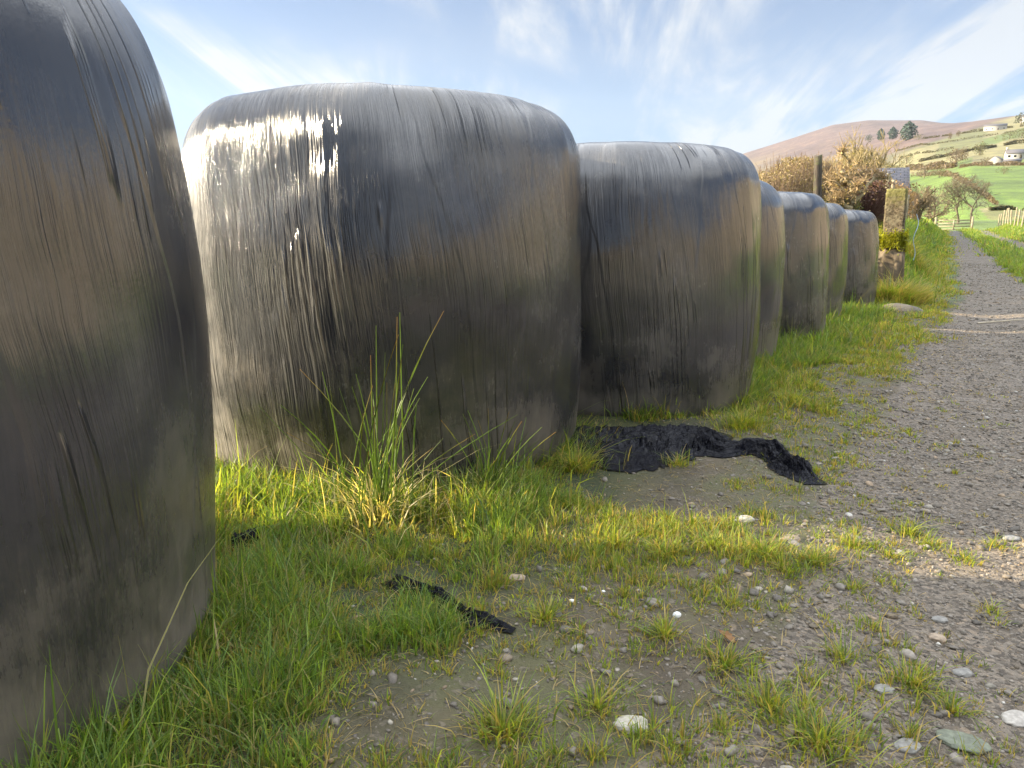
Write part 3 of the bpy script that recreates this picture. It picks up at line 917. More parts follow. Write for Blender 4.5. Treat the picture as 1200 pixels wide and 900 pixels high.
def stone(px, py, size, colr, label, seed, flat=.5, asp=1.5, rot=0.0):
    rs = np.random.default_rng(seed)
    V, F = ICO3
    x, y, z = pix_ground(px, py)
    f = 1 + .35 * (fbm(V[:, 0] * 1.7 + seed, V[:, 1] * 1.7 + V[:, 2], seed, 3) - .5) + .06 * (fbm(V[:, 0] * 6 + seed, V[:, 1] * 6 + V[:, 2] * 5, seed + 1, 2) - .5)
    P = np.sign(V) * np.abs(V) ** .85 * f[:, None] * np.array([size * asp, size, size * flat])
    cc = np.array(colr) * (.75 + .5 * fbm(V[:, 0] * 3 + 5, V[:, 1] * 3 + V[:, 2] * 2, seed + 4, 3))[:, None]
    o = make_mesh("stone", P, F, M_STONE, None, True, cc)
    o.location = (x, y, z + size * flat * .35); o.rotation_euler = (0, 0, rot)
    tag(o, label, "stone", "loose stones on the muddy track edge")
WH, GY, TN, GN = (.34, .31, .25), (.19, .18, .16), (.26, .20, .14), (.13, .14, .10)
ST = [(740, 852, .022, WH, "long pale stone lying alone on bare mud near the bottom edge of the photo", .5, 1.45, .1),
      (873, 610, .021, WH, "pale rounded stone beyond the sunlit grass, below the end of the twisted plastic", .5, 1.4, .1),
      (926, 633, .024, TN, "flat buff stone at the back edge of the sunlit strip", .4, 1.3, -.1),
      (838, 620, .012, GY, "small grey stone just left of the pale rounded stone by the sunlit grass", .7, 1.1, .4),
      (606, 678, .018, TN, "tan half buried stone between the two strips of grass", .4, 1.3, .0),
      (670, 705, .0055, (.62, .61, .56), "bright white pebble in the bare mud, lower of the white pair", .7, 1.2, .0),
      (707, 694, .0045, (.62, .61, .56), "bright white pebble in the bare mud, upper and smaller of the pair", .7, 1.1, .6),
      (1098, 750, .016, TN, "warm tan stone on the gravel, largest of the stones beside the right hand tufts", .6, 1.2, -.5),
      (1101, 727, .014, GY, "light grey flat stone on the gravel just above the warm tan one", .4, 1.4, .1),
      (1128, 872, .030, GN, "greenish flat slab set in the gravel at the bottom right", .25, 1.5, -.4),
      (1063, 876, .020, GY, "blue grey flake half sunk in gravel left of the greenish slab", .3, 1.3, .5),
      (1036, 810, .016, GY, "pale grey flat stone left of the lone grass tuft on the gravel", .35, 1.3, .2),
      (1185, 632, .020, GY, "grey stone in the gravel at the right edge of the photo beside the sunlit strip", .4, 1.4, .0),
      (1192, 845, .024, (.33, .30, .26), "large pinkish grey flat stone at the right edge near the bottom", .35, 1.3, .3),
      (1128, 790, .015, GY, "smooth grey stone lying between two grass tufts on the gravel", .5, 1.5, .2),
      (793, 722, .009, (.6, .6, .57), "chalky white chip lodged in a grass tuft", .8, 1.1, .8)]
for i, s in enumerate(ST):
    stone(s[0], s[1], s[2] * .88, s[3], s[4], 600 + i, s[5], s[6], s[7])

# ------------------------------------------------------------------ rushes
def tube_mesh(paths, radii, sides=5):
    """paths: list of (k,3); radii list of (k,)"""
    V, F = [], []; off = 0
    for P, r in zip(paths, radii):
        P = np.asarray(P, float); r = np.asarray(r, float); k = len(P)
        T = np.gradient(P, axis=0); T /= np.linalg.norm(T, axis=1)[:, None] + 1e-9
        ref = np.where(np.abs(T[:, 2:3]) > .9, np.array([[1., 0, 0]]), np.array([[0, 0, 1.]]))
        A = np.cross(T, ref); A /= np.linalg.norm(A, axis=1)[:, None] + 1e-9
        B = np.cross(T, A)
        an = np.arange(sides) * 2 * math.pi / sides
        ring = P[:, None] + r[:, None, None] * (np.cos(an)[None, :, None] * A[:, None] + np.sin(an)[None, :, None] * B[:, None])
        V.append(ring.reshape(-1, 3))
        i = np.arange(k * sides).reshape(k, sides); j = np.roll(i, -1, axis=1)
        F.append(np.stack([i[:-1], j[:-1], j[1:], i[1:]], -1).reshape(-1, 4) + off)
        off += k * sides
    return np.concatenate(V), np.concatenate(F)

def rush(px, py, n, hmean, seed, label, spread=.06, extra=()):
    rs = np.random.default_rng(seed)
    x, y, z = pix_ground(px, py)
    root = empty("rush_clump", (x, y, z - .01), label, "rush clump")
    paths, rad, cols = [], [], []
    for i in range(n):
        h = hmean * rs.uniform(.45, 1.25); a = rs.uniform(0, 6.283); l = abs(rs.normal(.5, .4)) * h
        r0 = abs(rs.normal(0, spread)); b0 = rs.uniform(0, 6.283)
        t = np.linspace(0, 1, 8)
        P = np.stack([r0 * np.cos(b0) + l * t ** 1.7 * np.cos(a), r0 * np.sin(b0) + l * t ** 1.7 * np.sin(a), h * t], 1)
        paths.append(P); rad.append(np.interp(t, [0, .7, 1], [.0019, .0016, .0006]))
        c = np.array([.15, .22, .045]) * rs.uniform(.8, 1.3); tipc = c if rs.random() < .55 else np.array([.30, .20, .08])
        cols.append(c[None] * (1 - t[:, None] ** 6) + tipc[None] * t[:, None] ** 6)
    for (dx, dy, dz, sag) in extra:
        t = np.linspace(0, 1, 12)
        P = np.stack([dx * t, dy * t, dz * t - sag * t * (1 - t)], 1)
        paths.append(P); rad.append(np.interp(t, [0, .8, 1], [.0016, .0012, .0005]))
        cols.append(np.repeat(np.array([[.10, .15, .035]]), 12, 0))
    V, F = tube_mesh(paths, rad)
    C = np.repeat(np.concatenate(cols), 5, axis=0)
    make_mesh("stem", V, F, M_GRASS, root, True, C)
    # dead straw mound: flattened pale leaves
    m = int(n * 5)
    r = np.abs(rs.normal(0, spread * 1.3, m)); a = rs.uniform(0, 6.283, m)
    root_c = np.array([.55, .48, .27]) * rs.uniform(.5, 1.15, m)[:, None]
    V, q, t_, C = blades_mesh(r * np.cos(a), r * np.sin(a), rs.uniform(-.0, .05, m), hmean * .22 * rs.lognormal(0, .4, m), a + rs.normal(0, 1, m),
                              np.clip(rs.normal(1.0, .5, m), .1, 2.2), .0035 * rs.uniform(.5, 1.4, m), root_c, root_c * .95)
    make_mesh("dead_leaves", V, [q, t_], M_GRASS, root, True, C)
    return root
rush(445, 612, 40, .50, 5, "tall green rush clump with a straw base, in front of the shiny bale", .075,
     extra=[(-.36, .10, .33, .05), (.19, -.05, .27, -.05), (-.10, .0, .40, -.05), (.03, .0, .50, -.02), (.06, .02, .47, -.03)])
rush(570, 585, 26, .26, 6, "shorter dark green rush clump to the right of the tall one", .05, extra=[(.13, -.03, .23, -.08), (.09, .0, .26, -.05), (.17, .02, .20, -.06)])

# fallen pale stalks by the tall clump
def stalk(p0, p1, rad, colr, label, arch=.03, name="dead_stalk", cat="stalk"):
    a = np.array(pix_ground(*p0)); b_ = np.array(pix_ground(*p1))
    t = np.linspace(0, 1, 14)
    rs = np.random.default_rng(int(p0[0]))
    P = (b_ - a)[None] * t[:, None]; P[:, 2] += rad + arch * 4 * t * (1 - t)
    P[:, :2] += rs.normal(0, .004, (14, 2))
    V, F = tube_mesh([P], [np.interp(t, [0, 1], [rad, rad * .6])], 6)
    o = make_mesh(name, V, F, M_TWIG, None, True, np.repeat(np.array([colr]), len(V), 0))
    o.location = a
    return tag(o, label, cat)
stalk((292, 573), (405, 607), .0022, (.42, .35, .2), "pale bent dead stalk lying across the grass left of the rush clump", .05)
stalk((1145, 380), (1215, 375), .008, (.42, .36, .26), "thin pale stick lying across the track", .005, "stick", "stick")
stalk((642, 655), (668, 612), .0018, (.12, .08, .05), "thin dark twig on the mud to the right of the rushes", .01, "twig", "twig")

# ------------------------------------------------------------------ black plastic scraps
def plastic_material():
    m, nt, out = new_mat("crumpled_black_plastic"); b = NB(nt)
    P = b.pos()
    n = b.noise(P, 15, 4, .55, 1.0); n2 = b.noise(b.scale(P, (1, 2.5, 1)), 60, 4, .6, .5)
    h = b.math('ADD', n.outputs["Fac"], b.math('MULTIPLY', n2.outputs["Fac"], .4))
    d = b.noise(P, 9, 5, .7)
    col = b.mix(b.ramp(d.outputs["Fac"], .55, .75), (.004, .004, .007), (.022, .019, .017))
    b.bsdf(out, col, b.ramp(d.outputs["Fac"], .4, .7, .12, .28), b.bump(h, .022, 1.0), .17)
    return m
M_PLASTIC = plastic_material()
def crumple(path, widths, name, label, seed, ns=160, nw=46, lift=.02, amp=.022, fold=7, kind="plastic sheet", group="scraps of black plastic wrap on the ground"):
    """ribbon of loose film along ground points, with raised folds"""
    P = np.array(path, float); W = np.array(widths, float)
    d = np.concatenate([[0], np.cumsum(np.linalg.norm(np.diff(P, axis=0), axis=1))]); d /= d[-1]
    t = np.linspace(0, 1, ns)
    # smooth path
    X = np.interp(t, d, P[:, 0]); Y = np.interp(t, d, P[:, 1]); Wd = np.interp(t, d, W)
    k = np.ones(15) / 15
    sm = lambda q: np.convolve(np.pad(q, 7, mode='edge'), k, mode='valid')
    X, Y, Wd = sm(X), sm(Y), sm(Wd)
    tx, ty = np.gradient(X), np.gradient(Y); L = np.hypot(tx, ty); tx /= L; ty /= L
    s = np.linspace(-.5, .5, nw)
    length = np.sum(np.hypot(np.diff(X), np.diff(Y)))
    TT, SS = np.meshgrid(t * length, s, indexing='ij')
    edge = 1 + .35 * (vnoise(TT * 22, np.sign(SS) * 3 + 10, seed) - .5) + .2 * (vnoise(TT * 60, np.sign(SS) * 3 + 10, seed + 1) - .5)
    SW = SS * Wd[:, None] * edge
    nx, ny = -ty[:, None], tx[:, None]
    wig = .015 * (fbm(TT * 12, SW * 20 + 4, seed + 5, 3) - .5)
    GX = X[:, None] + nx * SW + wig; GY_ = Y[:, None] + ny * SW + wig
    rid = 1 - np.abs(fbm(TT * fold * .6 + SW * 3, SW * fold * 6 + .3 * np.sin(TT * 20), seed + 2, 3) * 2 - 1) * 2.4
    rid2 = 1 - np.abs(fbm(TT * fold * 2, SW * fold * 12, seed + 3, 3) * 2 - 1) * 2.4
    rim = sstep(.5 - np.abs(SS), 0, .35) * sstep(np.minimum(t, 1 - t), 0, .10)[:, None]
    h = (lift * rim + amp * np.clip(rid, 0, 1) * rim + amp * .5 * np.clip(rid2, 0, 1) * rim)
    GZ = terrain_z(GX.ravel(), GY_.ravel()).reshape(GX.shape) + .004 + h
    V = np.stack([GX, GY_, GZ], -1).reshape(-1, 3)
    c = V.mean(0); c[2] = V[:, 2].min(); V = V - c
    idx = np.arange(ns * nw).reshape(ns, nw)
    F = np.stack([idx[:-1, :-1], idx[1:, :-1], idx[1:, 1:], idx[:-1, 1:]], -1).reshape(-1, 4)
    o = make_mesh(name, V, F, M_PLASTIC, None, True)
    o.location = c
    return tag(o, label, kind, group)
g = lambda a, b_: pix_ground(a, b_)[:2]
crumple([g(640, 520), g(700, 523), g(760, 522), g(815, 522), g(850, 532), g(872, 530), g(905, 533), g(928, 552), g(957, 570)], [.50, .58, .56, .42, .16, .08, .13, .15, .08], "plastic_sheet", "wide crumpled black plastic sheet at the third bale's foot, ending in a twisted tail", 41, ns=260, nw=60, lift=.008, amp=.034, fold=6)
crumple([g(452, 682), g(480, 694), g(520, 706), g(545, 728), g(575, 737), g(606, 743)], [.035, .06, .045, .045, .045, .02], "plastic_strip", "narrow black plastic strip snaking through grass onto bare mud below the rushes", 45, ns=110, nw=30, lift=.006, amp=.014, fold=11, kind="plastic strip")
crumple([g(270, 652), g(285, 645), g(305, 640)], [.03, .05, .03], "plastic_scrap", "tiny shiny black plastic scrap in the grass beside the nearest bale", 47, ns=50, nw=26, lift=.012, amp=.03, fold=14, kind="plastic scrap")

# curled dead leaf
def dead_leaf(px, py, size, label, seed):
    x, y, z = pix_ground(px, py)
    n = 17
    s, t = np.meshgrid(np.linspace(-1, 1, n), np.linspace(0, 1, n), indexing='ij')
    w = np.sin(t * math.pi) ** .7 * .38 * (1 + .12 * np.sin(t * 30))
    X = s * w * size; Y = (t - .5) * size * 1.7; Z = size * (.45 * (s * w * 2) ** 2 + .5 * (t - .5) ** 2) + .01 + .04 * size * np.sin(t * 14 + s * 5)
    idx = np.arange(n * n).reshape(n, n)
    F = np.stack([idx[:-1, :-1], idx[1:, :-1], idx[1:, 1:], idx[:-1, 1:]], -1).reshape(-1, 4)
    V = np.stack([X, Y, Z], -1).reshape(-1, 3)
    o = make_mesh("dead_leaf", V, F, M_LEAF, None, True, np.repeat([[.26, .14, .06]], len(V), 0))
    o.location = (x, y, z); o.rotation_euler = (.2, .1, seed)
    tag(o, label, "leaf")
dead_leaf(850, 752, .026, "curled brown dead leaf on the mud beside a yellowing tuft", .6)

# ------------------------------------------------------------------ woody plants
def seg_mesh(A, B, ra, rb, sides=4):
    A, B = np.asarray(A), np.asarray(B); ra, rb = np.asarray(ra), np.asarray(rb)
    D = B - A; D = D / (np.linalg.norm(D, axis=1)[:, None] + 1e-9)
    ref = np.where(np.abs(D[:, 2:3]) > .9, np.array([[1., 0, 0]]), np.array([[0, 0, 1.]]))
    U = np.cross(D, ref); U /= np.linalg.norm(U, axis=1)[:, None] + 1e-9
    W = np.cross(D, U)
    an = np.arange(sides) * 2 * math.pi / sides
    ring = np.cos(an)[None, :, None] * U[:, None] + np.sin(an)[None, :, None] * W[:, None]
    V = np.concatenate([A[:, None] + ring * ra[:, None, None], B[:, None] + ring * rb[:, None, None]], 1)
    n = len(A); base = (np.arange(n) * 2 * sides)[:, None]
    F = []
    for i in range(sides):
        j = (i + 1) % sides
        F.append(base + np.array([i, j, sides + j, sides + i]))
    return V.reshape(-1, 3), np.concatenate(F)

def grow(rs, start, direction, length, radius, levels, kids=3, spread=.6, shrink=.72, wander=.18, up=.15, nseg=4, out=None, lvl=0, minr=.0):
    """recursive limbs; returns list of (A,B,ra,rb,level)"""
    if out is None: out = []
    p = np.array(start, float); d = np.array(direction, float); d /= np.linalg.norm(d)
    for i in range(nseg):
        d2 = d + rs.normal(0, wander, 3) + np.array([0, 0, up * .3]); d2 /= np.linalg.norm(d2)
        q = p + d2 * length / nseg
        r0 = radius * (1 - .45 * i / nseg); r1 = radius * (1 - .45 * (i + 1) / nseg)
        out.append((p.copy(), q.copy(), max(r0, minr), max(r1, minr), lvl))
        if levels > 0 and (i >= 1 or lvl > 0):
            for _ in range(max(1, kids // 2 if i < nseg - 1 else kids)):
                dd = d2 + rs.normal(0, spread, 3); dd[2] += up
                dd /= np.linalg.norm(dd)
                grow(rs, q, dd, length * shrink * rs.uniform(.7, 1.1), radius * .55, levels - 1, kids, spread, shrink, wander, up, max(2, nseg - 1), out, lvl + 1, minr)
        p, d = q, d2
    return out

def bare_tree(loc, H, seed, label, cat="tree", group=None, name="bare_tree", levels=4, colr=(.13, .10, .07), tcol=(.20, .15, .09), spread=.62, minr=.012, kids=3, trunk_h=.3, rad=.035, multi=1, up=.18):
    rs = np.random.default_rng(seed)
    segs = []
    for k in range(multi):
        d = np.array([rs.normal(0, .35 if multi > 1 else .05), rs.normal(0, .35 if multi > 1 else .05), 1.0])
        segs += grow(rs, (rs.normal(0, .03 * H) if multi > 1 else 0, 0, -.1), d, H * trunk_h * (1.2 if multi == 1 else 1), H * rad, levels, kids, spread, .78, .10, up, 3, None, 0, minr)
    top = max(s[1][2] for s in segs); sc = H / top
    root = empty(name, loc, label, cat, group)
    for nm, sel, c in (("trunk", lambda l: l <= 0, colr), ("crown", lambda l: l > 0, tcol)):
        S = [s for s in segs if sel(s[4])]
        A = np.array([s[0] for s in S]) * sc; B = np.array([s[1] for s in S]) * sc
        V, F = seg_mesh(A, B, np.array([max(s[2] * sc, minr) for s in S]), np.array([max(s[3] * sc, minr) for s in S]), 5 if nm == "trunk" else 3)
        C = np.repeat(np.array([c]) * rs.uniform(.7, 1.25, (len(S), 1)), (10 if nm == "trunk" else 6), axis=0)
        make_mesh(nm, V, F, M_BARK if nm == "trunk" else M_TWIG, root, True, C)
    return root

def leaf_cloud(P, size, rs, cols):
    n = len(P)
    a = rs.normal(0, 1, (n, 3)); a /= np.linalg.norm(a, axis=1)[:, None]
    b_ = np.cross(a, rs.normal(0, 1, (n, 3))); b_ /= np.linalg.norm(b_, axis=1)[:, None]
    s = (size * rs.uniform(.6, 1.4, n))[:, None]
    V = np.stack([P - a * s, P + b_ * s * .55, P + a * s, P - b_ * s * .55], 1).reshape(-1, 3)
    F = np.arange(n * 4).reshape(n, 4)
    return V, F, np.repeat(cols, 4, axis=0)

# ---- hedge of trimmed beech with dead leaves, behind the far bales
def hedge(u0, v0, u1, v1, h0, h1, depth, n, seed, label, colA, colB, size=.035, name="hedge", rag=.25, twigs=2500, group=None):
    rs = np.random.default_rng(seed)
    t = rs.random(n); w = rs.uniform(-.5, .5, n) * depth
    u = u0 + (u1 - u0) * t + w; v = v0 + (v1 - v0) * t + rs.normal(0, .1, n)
    x, y = uv2xy(u, v)
    H = (h0 + (h1 - h0) * t) * (1 - rag * .5 + rag * fbm(t * abs(v1 - v0) * 1.5, t * 0, seed, 3))
    zf = rs.random(n) ** .75
    H = H * (1 - .35 * (2 * w / depth) ** 4)
    z = terrain_z(x, y) + H * zf
    cl = fbm(x * 2.2 + z * 1.3, y * 2.2 + z * 2, seed + 2, 3)
    keep = cl > .28 + .2 * rs.random(n)
    x, y, z, zf, cl = x[keep], y[keep], z[keep], zf[keep], cl[keep]
    m = len(x)
    mixf = rs.random(m)[:, None]
    C = (np.array(colA) * mixf + np.array(colB) * (1 - mixf)) * rs.uniform(.7, 1.3, (m, 1))
    V, F, CC = leaf_cloud(np.stack([x, y, z], 1), size, rs, C)
    cx, cy = uv2xy((u0 + u1) / 2, (v0 + v1) / 2)
    cz = tz(cx, cy)
    root = empty(name, (cx, cy, cz), label, "hedge", group)
    make_mesh("foliage", V - np.array([cx, cy, cz]), F, M_LEAF, root, True, CC)
    # upright twigs and stems
    t = rs.random(twigs); w = rs.uniform(-.45, .45, twigs) * depth
    x, y = uv2xy(u0 + (u1 - u0) * t + w, v0 + (v1 - v0) * t)
    H = (h0 + (h1 - h0) * t) * (1 - rag * .5 + rag * fbm(t * abs(v1 - v0) * 1.5, t * 0, seed, 3)) * rs.uniform(.85, 1.08, twigs)
    gz = terrain_z(x, y)
    z0 = gz + H * rs.uniform(0, .75, twigs)
    A = np.stack([x, y, z0], 1)
    ln = np.minimum(rs.uniform(.25, .7, twigs), gz + H - z0)
    D = np.stack([rs.normal(0, .22, twigs), rs.normal(0, .22, twigs), np.ones(twigs)], 1)
    B = A + D * ln[:, None]
    V, F = seg_mesh(A - np.array([cx, cy, cz]), B - np.array([cx, cy, cz]), np.full(twigs, size * .22), np.full(twigs, size * .12), 3)
    make_mesh("twigs", V, F, M_TWIG, root, True, np.repeat(np.array([[.23, .16, .10]]) * rs.uniform(.5, 1.3, (twigs, 1)), 6, 0))
    return root
hedge(-3.3, 9.5, -3.2, 17.5, 1.30, 1.22, 1.0, 46000, 71, "clipped hedge holding dry tan leaves, behind the tops of the farther bales", (.33, .25, .14), (.20, .145, .085), .022, twigs=6500, rag=.12)
hedge(-3.3, 21, -3.0, 40, 1.3, 1.5, .9, 12000, 73, "ragged brown hedge along the bank beyond the mossy pillar", (.30, .19, .10), (.20, .14, .07), .05, twigs=2500, rag=.6)

def bush(loc, rx, ry, h, n, seed, label, colA, colB, size=.03, twn=900, name="bush", group=None, twcol=(.16, .09, .08), gap=.40, parts=True, mat=None):
    rs = np.random.default_rng(seed)
    d = rs.normal(0, 1, (n, 3)); d /= np.linalg.norm(d, axis=1)[:, None]
    r = rs.random(n) ** .38
    lob = .72 + .5 * fbm(np.arctan2(d[:, 1], d[:, 0]) * 1.3 + 7, d[:, 2] * 2.4, seed, 3)
    P = d * r[:, None] * lob[:, None] * np.array([rx, ry, h * .52]); P[:, 2] += h * .48
    cl = fbm(P[:, 0] / rx * 3 + P[:, 2] / h * 2, P[:, 1] / rx * 3 + P[:, 2] / h * 4, seed + 1, 3)
    k = (cl > gap + .1 * rs.random(n)) & (P[:, 2] > 0)
    P = P[k]; m = len(P); mf = rs.random(m)[:, None]
    C = (np.array(colA) * mf + np.array(colB) * (1 - mf)) * rs.uniform(.65, 1.3, (m, 1)) * (.8 + .5 * cl[k][:, None])
    V, F, CC = leaf_cloud(P, size, rs, C)
    if not parts:
        o = make_mesh(name, V, F, mat or M_LEAF, None, True, CC); o.location = loc
        return tag(o, label, name.replace('_', ' '), group)
    root = empty(name, loc, label, name.replace('_', ' '), group)
    make_mesh("foliage", V, F, mat or M_LEAF, root, True, CC)
    d = rs.normal(0, 1, (twn, 3)); d[:, 2] = np.abs(d[:, 2]) + .15; d /= np.linalg.norm(d, axis=1)[:, None]
    Bp = d * np.array([rx, ry, h]) * rs.uniform(.5, 1.03, (twn, 1))
    A = Bp * rs.uniform(0, .7, (twn, 1)); A[:, :2] *= .9
    V, F = seg_mesh(A, Bp, np.full(twn, size * .25), np.full(twn, size * .1), 3)
    make_mesh("twigs", V, F, M_TWIG, root, True, np.repeat(np.array([twcol]) * rs.uniform(.6, 1.4, (twn, 1)), 6, 0))
    return root

# bush of maroon twigs, at the end of the hedge
x, y, z = at_range(1003, 235, 15.5)
bush((x + .15, y, z), .50, .5, 1.05, 7000, 81, "rounded dense bush of dark maroon twigs in front of the slate roof", (.20, .10, .085), (.12, .08, .07), .022, 3000)
x, y, z = at_range(1003, 235, 14.0)
bush((x - .25, y, z), .4, .4, .85, 3000, 83, "low dull green shrub under the gnarled hedge tree", (.10, .12, .04), (.15, .12, .06), .022, 400)

# gnarled old hedge tree
def gnarled(loc, seed, label):
    rs = np.random.default_rng(seed)
    root = empty("gnarled_tree", loc, label, "hedge tree")
    paths, rad = [], []
    def limb(p, d, L, r, depth):
        pts = [np.array(p, float)]; d = np.array(d, float)
        n = 9
        for i in range(n):
            d = d + rs.normal(0, .24, 3); d /= np.linalg.norm(d); pts.append(pts[-1] + d * L / n)
        t = np.linspace(0, 1, n + 1)
        paths.append(np.array(pts)); rad.append(r * (1 - .5 * t) * (1 + .12 * rs.normal(0, 1, n + 1)))
        if depth:
            for k in range(3):
                q = pts[rs.integers(3, n)]
                dd = d + rs.normal(0, .8, 3); dd[2] = abs(dd[2]) * .8
                limb(q, dd, L * rs.uniform(.4, .65), r * .62, depth - 1)
    limb((0, 0, 0), (.1, 0, 1), 1.05, .07, 0)
    base = paths[0][-1]
    for dx, dz, L in ((-.45, .9, 1.0), (.1, 1, 1.1), (.6, .65, .95), (-.1, .9, .9), (.4, .6, .7), (-.6, .5, .6)):
        limb(base * rs.uniform(.6, 1), (dx, rs.normal(0, .25), dz), L * .55, .036, 2)
    V, F = tube_mesh(paths[:7], rad[:7], 7)
    make_mesh("trunk", *tube_mesh(paths[:1], rad[:1], 9), M_BARK, root, True, np.repeat([[.20, .16, .10]], len(paths[0]) * 9, 0))
    V, F = tube_mesh(paths[1:], rad[1:], 7)
    make_mesh("branches", V, F, M_BARK, root, True, np.repeat([[.30, .25, .15]], len(V), 0))
    # twiggy ends with dry leaves
    ends = np.array([p[-1] for p in paths[2:]]); idx = rs.integers(0, len(ends), 1500)
    A = ends[idx]; B = A + rs.normal(0, .07, (1500, 3)) + np.array([0, 0, .05])
    V, F = seg_mesh(A, B, np.full(1500, .006), np.full(1500, .003), 3)
    make_mesh("twigs", V, F, M_TWIG, root, True, np.repeat([[.30, .22, .12]], len(V), 0))
    P = ends[rs.integers(0, len(ends), 500)] + rs.normal(0, .09, (500, 3))
    V, F, C = leaf_cloud(P, .02, rs, np.array([[.34, .25, .10]]) * rs.uniform(.5, 1.2, (500, 1)))
    make_mesh("foliage", V, F, M_LEAF, root, True, C)
x, y, z = at_range(982, 240, 13.6)
gnarled((x, y, z), 19, "gnarled pale barked hedge tree with twisting limbs right of the dark post")

# ------------------------------------------------------------------ wooden and stone posts
def wood_mat(name, ca, cb, scale=(60, 60, 4), rough=.85, bd=.004):
    m, nt, out = new_mat(name); b = NB(nt)
    O = b.obj(); n = b.noise(b.scale(O, scale), 1, 5, .65); n2 = b.noise(O, 9, 4, .6)
    c = b.mix(b.ramp(n.outputs["Fac"], .35, .65), ca, cb)
    c = b.mix(b.math('MULTIPLY', b.ramp(n2.outputs["Fac"], .5, .66), .5), c, (.10, .11, .04))
    b.bsdf(out, c, rough, b.bump(n.outputs["Fac"], bd), .25)
    return m
M_DARKWOOD = wood_mat("weathered_dark_wood", (.035, .03, .026), (.085, .07, .055))
M_PALEWOOD = wood_mat("pale_split_wood", (.22, .19, .13), (.32, .28, .20))
M_WIRE, _nt, _o = new_mat("galvanised_wire"); NB(_nt).bsdf(_o, (.3, .3, .29), .5, None, .5, Metallic=.7)

def post(loc, r, h, mat, name, label, cat, group=None, tilt=(0, 0), parent=None, square=False, seed=0):
    rs = np.random.default_rng(seed + 5)
    sides = 4 if square else 14; rings = 14
    t = np.linspace(0, 1, rings); an = np.arange(sides) * 2 * math.pi / sides + (math.pi / 4 if square else 0)
    rr = r * (1.41 if square else 1) * (1.06 - .12 * t[:, None]) * (1 + rs.uniform(-.06, .06, (rings, sides)))
    X = rr * np.cos(an)[None] + tilt[0] * h * t[:, None]; Y = rr * np.sin(an)[None] + tilt[1] * h * t[:, None]
    Z = np.repeat(t[:, None] * h, sides, 1); Z[-1] += rs.uniform(-.02, .02, sides)
    V = np.stack([X, Y, Z], -1).reshape(-1, 3)
    i = np.arange(rings * sides).reshape(rings, sides); j = np.roll(i, -1, axis=1)
    F = np.stack([i[:-1], j[:-1], j[1:], i[1:]], -1).reshape(-1, 4)
    V = np.concatenate([V, [[tilt[0] * h, tilt[1] * h, h + .005]]]); c = len(V) - 1
    cap = np.stack([i[-1], j[-1], np.full(sides, c)], 1)
    o = make_mesh(name, V, [F, cap], mat, parent, not square)
    o.location = loc
    if label: tag(o, label, cat, group)
    return o
x, y, z = at_range(963, 230, 12.6)
post((x, y, z - .05), .062, 1.76, M_DARKWOOD, "fence_post", "dark weathered round post leaning left above the hedge", "post", tilt=(-.055, 0))

